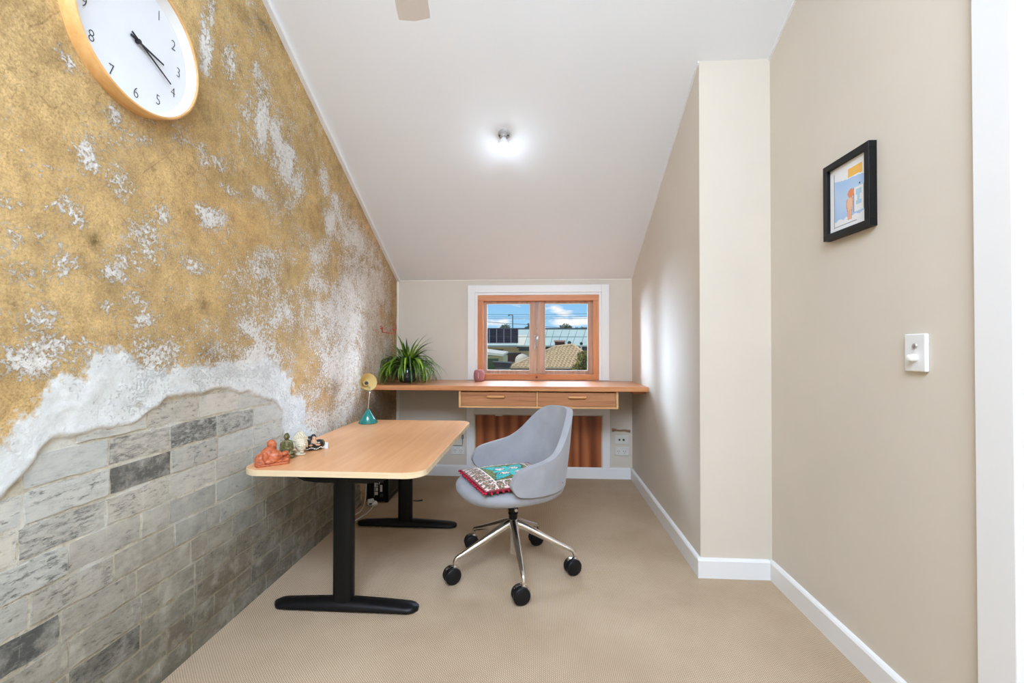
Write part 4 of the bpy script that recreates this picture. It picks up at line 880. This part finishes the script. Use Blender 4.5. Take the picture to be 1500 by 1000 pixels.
MB().lathe([(.022, .292), (.028, .320), (.034, .345), (.075, .385), (.10, .398), (.10, .404), (0, .404)], (0, 0, 0), 26).build('seat_mechanism', M['black'], ch, smooth=True, local=True)
MB().tube([(.02, .03, .375), (.05, .14, .365), (.055, .16, .364)], [.005, .005, .008], 8).build('height_lever', M['steel'], ch, smooth=True, local=True)
MB().lathe([(.020, .255), (.023, .262), (.023, .285), (.026, .288), (.026, .296), (.020, .300)], (0, 0, 0), 24).build('stem_collar', M['black'], ch, smooth=True, local=True)
MB().lathe([(.0, .078), (.017, .079), (.017, .150), (.019, .152), (.019, .205), (.026, .215), (.028, .255), (.026, .262), (.021, .264)], (0, 0, 0), 24).build('column', M['chrome'], ch, smooth=True, local=True)
def wheel_mesh():
    m = MB(); R_ = .0405
    for sgn in (-1, 1):
        m.lathe([(.0, .0), (R_-.006, .0), (R_, .004), (R_, .017), (R_-.005, .021), (.012, .023), (0, .023)], (0, sgn*.006, R_), 26, (0, sgn, 0))
    return m
wm = None
for kk in range(5):
    aw = math.radians(66+72*kk)-FA; d = Vector((math.cos(aw), math.sin(aw), 0))
    pts = [d*.012+Vector((0, 0, .242)), d*.06+Vector((0, 0, .225)), d*.18+Vector((0, 0, .172)), d*.285+Vector((0, 0, .128)), d*.312+Vector((0, 0, .118)), d*.322+Vector((0, 0, .104)), d*.324+Vector((0, 0, .078))]
    lg = MB().tube(pts, [.024, .0215, .0175, .0125, .0115, .011, .0105], 14).build('leg', M['chrome'], ch, smooth=True, local=True)
    rot = [.5, 2.0, -.25, .3, 1.0][kk]; rt = -FA+[.3, .3, .6, .35, .45][kk]+[0, PI, PI, 0, 0][kk]*0
    q_ = Matrix.Rotation(rt, 3, 'Z'); c0 = d*.324+q_ @ Vector((-.014, 0, 0))
    if wm is None:
        o = wheel_mesh().build('caster_wheels', M['rubber'], lg, smooth=True, local=True); wm = o.data
    else: o = link(bpy.data.objects.new('caster_wheels', wm)); o.parent = lg
    o.location = c0; o.rotation_euler = (0, 0, rt)
    hd_ = MB().lathe([(.009, .045), (.013, .05), (.015, .072), (.011, .086), (0, .088)], (.014, 0, 0), 14).tube([(.014, 0, .052), (0, 0, .0405)], .008, 8)
    for a in range(10): pass
    m = hd_; na = 12; R_ = .043; b = len(m.v)
    for i in range(na+1):
        a = math.radians(15+120*i/na)
        for yy_ in (-.0075, .0075): m.v.append((R_*math.cos(a), yy_, .0405+R_*math.sin(a)))
        for yy_ in (-.0075, .0075): m.v.append(((R_+.003)*math.cos(a), yy_, .0405+(R_+.003)*math.sin(a)))
    for i in range(na):
        j = b+i*4; m.f += [(j, j+1, j+5, j+4), (j+2, j+6, j+7, j+3), (j, j+4, j+6, j+2), (j+1, j+3, j+7, j+5)]; m.m += [0]*4
    f_ = m.build('caster_fork', M['chrome'], lg, smooth=True, local=True, weld=False); f_.location = c0; f_.rotation_euler = (0, 0, rt)

# ------------------------------------------------------------------ seat cushion
CS = .203; cz = .480
cu = thing('cushion', 'square embroidered cushion with turquoise motif and red pompom fringe on chair seat', 'cushion', (CC.x, CC.y, cz), FA+math.radians(-1))
fwd = Vector((math.cos(FA), math.sin(FA), 0)); lft = Vector((-fwd.y, fwd.x, 0)); cu.location = CC+fwd*.034+lft*.024+Vector((0, 0, cz))
NG = 56; m = MB()
def ctop(u, v_): return .016+.030*((1-abs(u)**3.0)*(1-abs(v_)**3.0))**.7
for side in (1, -1):
    b0_ = len(m.v)
    for i in range(NG+1):
        for j in range(NG+1):
            u = -1+2*i/NG; v_ = -1+2*j/NG; pin = 1-.04*(1-abs(u*v_))*0
            z_ = ctop(u, v_) if side > 0 else .016-.014*((1-abs(u)**4)*(1-abs(v_)**4))
            m.v.append((u*CS, v_*CS, z_))
    for i in range(NG):
        for j in range(NG): b = b0_+i*(NG+1)+j; m.f.append((b, b+NG+1, b+NG+2, b+1)); m.m.append(0)
cb = m.build('embroidered_cover', M['woven'], cu, smooth=True, local=True)
def emb(c_):
    u, v_ = c_.x/CS, c_.y/CS; r = random.random(); ma = max(abs(u), abs(v_))
    if c_.z < .0158: return (.02, .015, .02)
    if ma > .60:
        t_ = (v_ if abs(u) > abs(v_) else u); q_ = (ma-.60)/.40; ph = (t_*4.5) % 1.0
        if q_ < .10: return srgb(232, 226, 214)
        if q_ > .93: return srgb(150, 60, 60)
        dd = abs(ph-.5)*2+abs(q_-.5)*1.6
        if dd < .30: return srgb(168, 96, 70)
        if dd < .56: return srgb(134, 128, 100) if r > .35 else srgb(196, 186, 168)
        if dd < .74: return srgb(58, 74, 60)
        if dd < .95: return srgb(150, 132, 112) if r > .5 else srgb(96, 104, 84)
        return srgb(232, 208, 202) if r > .3 else srgb(150, 96, 84)
    # centre: turquoise motif with white petals and navy outlines
    a = abs(u)/.42; b_ = abs(v_)/.42; rad = math.hypot(u, v_)
    if abs(u) < .035 and abs(v_) < .035: return srgb(150, 50, 70)
    pet = ((abs(u)-.20)/.12)**2+((abs(v_)-.17)/.085)**2
    if pet < 1: return srgb(234, 226, 218) if r > .25 else srgb(140, 110, 120)
    if pet < 1.5: return srgb(34, 38, 70)
    if (abs(u) < .07 and abs(v_) < .42) or (abs(v_) < .06 and abs(u) < .42): return srgb(0, 190, 184)
    sc = max(abs(u), abs(v_))+.12*math.cos(4*math.atan2(v_, u))
    if sc < .40: return srgb(8, 184, 178) if r > .2 else srgb(20, 130, 140)
    if sc < .44: return srgb(24, 70, 74)
    g = math.sin(u*38)*math.sin(v_*38)+r*.9
    return srgb(86, 112, 34) if g > .55 else (srgb(58, 78, 26) if g > .1 else (srgb(140, 160, 60) if r > .3 else srgb(120, 66, 40)))
paint(cb, emb)
MB().tube([(CS, CS, .014), (-CS, CS, .014), (-CS, -CS, .014), (CS, -CS, .014), (CS, CS, .014)], .004, 6).build('red_piping', flat('dark red braid', srgb(112, 18, 34), .85), cu, local=True, weld=False)
pom0 = MB().ball((0, 0, 0), .0066, 8, 6).build('pompom', flat('crimson pompom', srgb(190, 24, 58), .95, bump=.6), cu, smooth=True, local=True)
spots = []
for k in range(15):
    t_ = -CS+2*CS*k/14
    spots += [(CS+.006, t_)]+([(t_, CS+.006), (t_, -CS-.006)] if t_ > -.04 else [])
for i, (a, b) in enumerate(spots):
    o = pom0 if i == 0 else link(pom0.copy()); o.parent = cu; o.location = (a, b, .010+random.uniform(-.002, .002))

# ------------------------------------------------------------------ outside: houses, trees, wires
GZ = -3.9
struct(box((-90, 6, GZ-.5), (120, 190, GZ)).build('ground', flat('dry ground', srgb(150, 146, 128), .9, 0, .1, .4)))
tile = flat('cream concrete roof tile', srgb(214, 186, 140), .7, 0, .14, 3); wallc = flat('cream render', srgb(226, 208, 150), .8, 0, .05, 1); darkc = flat('deep eave timber', srgb(60, 40, 28), .7)
def seg(p_, q_, r, mat, nm, parent=None, **k): return MB().tube([p_, q_], r, 8).build(nm, mat, parent, **k)
# tiled hip roof house
Ye, Yr = 55, 60.5
h = thing('tiled_roof_house', 'neighbouring house with cream tiled hip roof seen through the window', 'house', (at(806, 545, Ye).x, 60, GZ))
eL, eR = at(745, 538, Ye), at(884, 540, Ye); eL.z = eR.z = (eL.z+eR.z)/2; ze = eL.z
rL, rR = at(815, 509, Yr), at(840, 505, Yr); zr = (rL.z+rR.z)/2; rL.z = zr-.12; rR.z = zr+.1
# tiles: courses of barrel tiles on the front hip face
m = MB(); nr = 11
for i in range(nr):
    t0, t1 = i/nr, (i+1.12)/nr
    A, B = eL.lerp(rL, t0), eR.lerp(rR, t0); A2, B2 = eL.lerp(rL, min(1, t1)), eR.lerp(rR, min(1, t1))
    nc = max(2, int((B.x-A.x)/.46))
    for j in range(nc):
        xa = A.x+(B.x-A.x)*j/nc; xb = A.x+(B.x-A.x)*(j+1)/nc; wv = xb-xa
        zz0 = A.z+(B.z-A.z)*(j+.5)/nc+.17; zz1 = A2.z+(B2.z-A2.z)*(j+.5)/nc+.01; vs = []
        for (yy0, zb_) in ((A.y-.02, zz0), (A2.y, zz1)):
            for u, dz in ((0, -.10), (.25, .04), (.5, .09), (.75, .04), (1, -.10)): vs.append((xa+wv*u, yy0, zb_+dz))
        for u, dz in ((0, -.24), (1, -.24)): vs.append((xa+wv*u, A.y-.02, zz0+dz))
        m.add(vs, [(0, 1, 6, 5), (1, 2, 7, 6), (2, 3, 8, 7), (3, 4, 9, 8), (10, 0, 1, 2, 3, 4, 11)])
o = m.build('roof_tiles', tile, h, weld=False); o['kind'] = 'stuff'
back = Vector((0, 10, 0)); m = MB()
vs = [eL, eR, rR+Vector((0, .2, 0)), rL+Vector((0, .2, 0)), eL+back, eR+back]
m.add([v_-Vector((0, 0, .12)) for v_ in vs], [(0, 1, 2, 3), (0, 3, 4), (1, 5, 2), (4, 3, 2, 5), (0, 4, 5, 1)]).build('roof_deck', tile, h)
for p_, q_ in ((eL, rL), (rL, rR), (eR, rR)): seg(p_+Vector((0, 0, .06)), q_+Vector((0, 0, .12)), .17, tile, 'ridge_capping', h, smooth=True)
box((eL.x+.1, Ye+.0, ze-.28), (eR.x, Ye+.25, ze-.02)).build('gutter', darkc, h)
box((eL.x+.7, Ye+.6, GZ), (eR.x-.5, Ye+10, ze-.1)).build('wall', wallc, h)
# long metal roof house with solar panels
Y1_, Y2_ = 84, 92
h = thing('metal_roof_house', 'long low building with pale green metal roof and black solar panels', 'house', (at(790, 520, Y1_).x, 88, GZ))
metal = flat('pale green roof sheet', srgb(190, 208, 192), .7, 0, .05, .5, spec=.1); creamm = flat('cream roof sheet', srgb(226, 220, 190), .7, 0, .04, .5)
a, b, c_, d = at(706, 505.5, Y1_), at(900, 505.5, Y1_), at(900, 482, Y2_), at(700, 482, Y2_)
MB().add([a, b, c_, d]+[v_-Vector((0, 0, .25)) for v_ in (a, b, c_, d)], [(0, 1, 2, 3), (7, 6, 5, 4), (0, 4, 5, 1), (2, 6, 7, 3), (0, 3, 7, 4), (1, 5, 6, 2)]).build('roof', metal, h)
e0, e1, e2, e3 = at(758, 505.5, Y1_), at(770, 505.5, Y1_), at(776, 482.5, Y2_), at(759, 482.5, Y2_)
up_ = Vector((0, -.02, .03))
MB().add([v_+up_ for v_ in (e0, e1, e2, e3)]+[v_ for v_ in (e0, e1, e2, e3)], [(0, 1, 2, 3), (0, 4, 5, 1), (1, 5, 6, 2), (2, 6, 7, 3), (3, 7, 4, 0)]).build('roof_sheet', creamm, h)
seam = flat('dark roof seam', srgb(110, 140, 136), .6)
for x0_, x1_ in ((768, 776), (780, 789), (796, 802), (806, 812), (816, 824), (828, 835), (838, 846), (851, 858), (862, 868)):
    seg(at(x0_, 505.5, Y1_)+up_, at(x1_, 482.5, Y2_)+up_, .05, seam, 'roof_seam', h)
seg(at(758, 494, 88)+up_*4, at(880, 494, 88)+up_*4, .05, seam, 'roof_lap', h)
seg(d+up_*3, c_+up_*3, .16, flat('grey ridge', srgb(70, 84, 88), .5), 'ridge_capping', h)
pvm = flat('black solar cell', (.003, .003, .006), .5, 0, .05, spec=.08); pvf = flat('panel rail', srgb(150, 150, 150), .4, .5)
def roofpt(px, t): p_ = at(px, 505.5, Y1_).lerp(at(px, 482, Y2_), t); return p_
nrm_ = (b-a).cross(d-a).normalized()
for r0, r1 in ((.54, .985), (.30, .50), (.13, .28)):
    for xa, xb in ((706, 716.2), (717.4, 727), (728, 737.6), (738.6, 748), (749, 758.6)):
        q4 = [roofpt(xa, r0), roofpt(xb, r0), roofpt(xb, r1), roofpt(xa, r1)]
        MB().add([v_+nrm_*.18 for v_ in q4]+[v_+nrm_*.08 for v_ in q4], [(0, 1, 2, 3), (0, 4, 5, 1), (1, 5, 6, 2), (2, 6, 7, 3), (3, 7, 4, 0), (7, 6, 5, 4)]).build('solar_panel', pvm, h)
q4 = [roofpt(706, .11), roofpt(758.9, .11), roofpt(758.9, .995), roofpt(706, .995)]
MB().add([v_+nrm_*.08 for v_ in q4]+[v_+nrm_*.02 for v_ in q4], [(0, 1, 2, 3), (0, 4, 5, 1), (1, 5, 6, 2), (2, 6, 7, 3), (3, 7, 4, 0)]).build('panel_rail', pvf, h)
wp = at(720, 520, Y1_+1.2); box((a.x, Y1_+1.2, GZ), (b.x, Y2_+4, a.z-.1)).build('wall', flat('warm render wall', srgb(216, 184, 128), .85, 0, .1, .6), h)
box((a.x, Y1_-.1, a.z-.35), (at(757, 505, Y1_).x, Y1_+.15, a.z-.0)).build('fascia', flat('grey green fascia', srgb(140, 150, 138), .6), h)
box((at(757, 505, Y1_).x, Y1_+.05, at(0, 506, Y1_).z-.30), (b.x, Y1_+.3, a.z-.02)).build('gutter', flat('dark gutter', srgb(40, 34, 30), .5), h)
def quadbox(pxa, pya, pxb, pyb, Y, dpt, mat, nm, parent):
    p_, q_ = at(pxa, pya, Y), at(pxb, pyb, Y); return box((min(p_.x, q_.x), Y, min(p_.z, q_.z)), (max(p_.x, q_.x), Y+dpt, max(p_.z, q_.z))).build(nm, mat, parent)
dg = flat('dark window glass', (.02, .03, .035), .15)
quadbox(760, 506.5, 777, 514, Y1_+1.1, .2, dg, 'window', h); quadbox(722, 511.5, 737, 516.5, Y1_+1.1, .2, dg, 'window', h)
quadbox(798, 506.5, 870, 514, Y1_+1.1, .2, dg, 'window', h)
ch2 = thing('chimney', 'short red brown brick chimney on the pale green metal roof', 'chimney', at(820, 506, 80))
quadbox(813, 500.5, 827.5, 507.5, 80, 1.6, flat('red brown brick', srgb(92, 48, 34), .8), 'stack', ch2); quadbox(812, 498.3, 828.5, 500.5, 79.9, 1.8, flat('pale cap', srgb(196, 150, 120), .7), 'cap', ch2)
quadbox(813, 507.5, 827.5, 530, 80.2, 1.4, flat('red brown brick base', srgb(92, 48, 34), .8), 'stack_base', ch2)
for i, (px, py, r_) in enumerate(((834, 502, .35), (851.5, 503, .28))):
    o = thing('roof_vent', 'small dark vent on the metal roof beside the chimney' if i == 0 else 'small pale vent pipe on the roof near the window edge', 'vent', at(px, 512, 79))
    seg(at(px, 512, 79), at(px, py, 79), r_*.5, M['hole'] if i == 0 else creamm, 'pipe', o); MB().ball(at(px, py, 79), r_).build('cowl', flat('dark green cowl', srgb(40, 60, 48), .5), o, smooth=True)
# garden shed and carport on the left
h = thing('garage', 'cream garage with green door at the lower left of the window view', 'garage', at(715, 545, 44))
quadbox(690, 521, 737, 545, 46, 6, wallc, 'wall', h); quadbox(695, 525, 730, 541, 45.9, .2, flat('green garage door', srgb(74, 92, 44), .6), 'garage_door', h)
s0, s1 = at(690, 512.5, 45.5), at(737.5, 518.5, 45.5); s2, s3 = at(737.5, 521.5, 45.5), at(690, 518, 45.5)
bk = Vector((0, 7, .2)); MB().add([s0, s1, s2, s3, s0+bk, s1+bk, s2+bk, s3+bk], [(0, 1, 2, 3), (4, 7, 6, 5), (0, 4, 5, 1), (1, 5, 6, 2), (2, 6, 7, 3), (3, 7, 4, 0)]).build('roof', flat('pale cream roof', srgb(232, 222, 190), .5), h)
h = thing('skip_bin', 'open dark steel skip bin in the yard beyond the window', 'bin', at(736, 545, 42))
p0, p1, p2, p3 = at(722, 529.5, 42), at(750, 531, 42), at(746, 538.5, 42), at(726, 538.5, 42); bk = Vector((0, 2.2, 0))
MB().add([p0, p1, p2, p3, p0+bk, p1+bk, p2+bk, p3+bk], [(0, 1, 2, 3), (4, 7, 6, 5), (1, 5, 6, 2), (2, 6, 7, 3), (3, 7, 4, 0)]).build('body', flat('black steel', (.01, .01, .011), .5), h)
seg(p0, p1, .07, flat('grey rim', srgb(110, 114, 110), .5), 'rim', h)
box((p3.x, 42.2, GZ), (p2.x, 43.8, p3.z)).build('undercarriage', flat('dusty steel', srgb(120, 116, 100), .7), h)
h = thing('water_tank', 'pale domed tank behind the tiled roof', 'tank', at(765, 530, 62)); c0 = at(765, 524, 62)
MB().lathe([(1.0, -4), (1.0, -.3), (.9, .1), (.5, .45), (0, .6)], c0, 24).build('tank_body', flat('pale tank', srgb(206, 196, 170), .6), h, smooth=True)
h = thing('garden_shed', 'brown timber shed in shade beside the pale tank', 'shed', at(750, 530, 66))
quadbox(744, 519, 770, 530, 66, 3, flat('brown shed boards', srgb(70, 44, 30), .8), 'wall', h)
quadbox(742, 516.5, 762, 519.5, 65.8, 3.5, flat('dark shed roof', srgb(38, 34, 28), .7), 'roof', h)
quadbox(735, 516, 740, 532, 58, 1, creamm, 'downpipe_post', h)

# foliage: leaf quads around blob centres
def foliage(cs, nq, size, mat, parent, nm='foliage', seed=1):
    r = np.random.default_rng(seed); m = MB()
    for i in range(nq):
        c_, rad = cs[r.integers(len(cs))]; d = Vector(r.normal(size=3)); d.normalize(); p_ = Vector(c_)+d*(rad*r.uniform(.6, 1.0))
        a = Vector(r.normal(size=3)); a.normalize(); b_ = a.cross(d).normalized(); a = b_.cross(d+Vector(r.normal(size=3))*.6).normalized(); s = size*r.uniform(.6, 1.2)
        m.add([p_-a*s, p_-b_*s*.5, p_+a*s, p_+b_*s*.5], [(0, 1, 2, 3)])
    return m.build(nm, mat, parent, weld=False)
def leafmat(nm, a, b):
    n = N(nm); n.val('Base Color', n.ramp(n.noise(n.coord(), 1.3, 4), [(.3, srgb(*a)), (.7, srgb(*b))])).val('Roughness', .6); return n.mat
h = thing('garden_tree', 'bushy green and yellow tree in front of the tiled roof', 'tree', at(857, 548, 40))
cs = [(at(px, py, 40), r_) for px, py, r_ in ((862, 524, .8), (853, 522, .5), (855, 534, .8), (848, 540, .6), (866, 536, .9), (842, 543, .4), (858, 518, .35), (870, 528, .8))]
foliage(cs, 2600, .12, leafmat('yellow green leaves', (42, 52, 14), (150, 140, 36)), h); seg(Vector((at(858, 545, 40).x, 40, GZ)), at(858, 535, 40), .12, darkc, 'trunk', h)
tm = leafmat('distant tree leaves', (52, 70, 44), (110, 128, 70))
for i, (pts_, lab_) in enumerate((([(738, 482, 1.2), (742, 481, 1.3), (735, 484, 1)], 'distant tree crown above the solar panels'), ([(824, 482, 1.2), (828, 480.5, 1.3), (833, 482, 1.2)], 'distant tree crown above the middle of metal roof'), ([(845, 483, .8), (852, 483, .9), (858, 483.5, .8)], 'low distant tree line right of the middle crown'), ([(772, 482, .8), (775, 479, .5)], 'small distant tree by the slim pole'))):
    h = thing('distant_tree', lab_, 'tree', (at(pts_[0][0], 490, 110).x, 110, GZ))
    cs = [(at(a, b, 110), r_*.9) for a, b, r_ in pts_]; foliage(cs, 500, .28, tm, h, seed=i+4); seg(Vector((cs[0][0].x, 110, GZ)), cs[0][0], .25, darkc, 'trunk', h)
wire = flat('dark cable', (.10, .13, .17), .6); pole = flat('grey pole', srgb(84, 90, 96), .6)
for i, (py0w, py1w, lab_) in enumerate(((460.3, 459.0, 'uppermost thin overhead wire across the sky'), (463.8, 463.2, 'second overhead wire just below the top one'), (466.5, 466, 'third overhead wire from the top'))):
    o = MB().tube([at(690, py0w, 70), at(790, py0w+.4, 70), at(890, py1w, 70)], .028, 6).build('overhead_wire', wire); tag(o, lab_, 'wire')
o = MB().tube([at(690, 469.5, 72), at(740, 473.5, 72), at(776, 475.5, 72), at(800, 478.5, 72), at(822, 480, 72)], .045, 6).build('overhead_wire', wire); tag(o, 'thick slanting overhead cable dropping to the small pole', 'wire')
h = thing('street_light', 'slim street light pole above the solar panels', 'street light', (at(751, 500, 105).x, 105, GZ))
seg(Vector((at(751, 500, 105).x, 105, GZ)), at(751, 461.5, 105), .12, pole, 'pole', h); MB().tube([at(751, 461.5, 105), at(748, 460.6, 105), at(744.5, 462, 105)], [.1, .1, .18], 8).build('arm', pole, h)
for px, py, lab_ in ((774, 473, 'power pole at the edge of the left pane'), (821, 476, 'power pole rising from the metal roof in the right pane')):
    h = thing('power_pole', lab_, 'pole', (at(px, 500, 104).x, 104, GZ)); seg(Vector((at(px, 500, 104).x, 104, GZ)), at(px, py, 104), .12, pole, 'post', h); seg(at(px-2.2, py+1.5, 104), at(px+2.2, py+1.5, 104), .07, pole, 'crossarm', h)
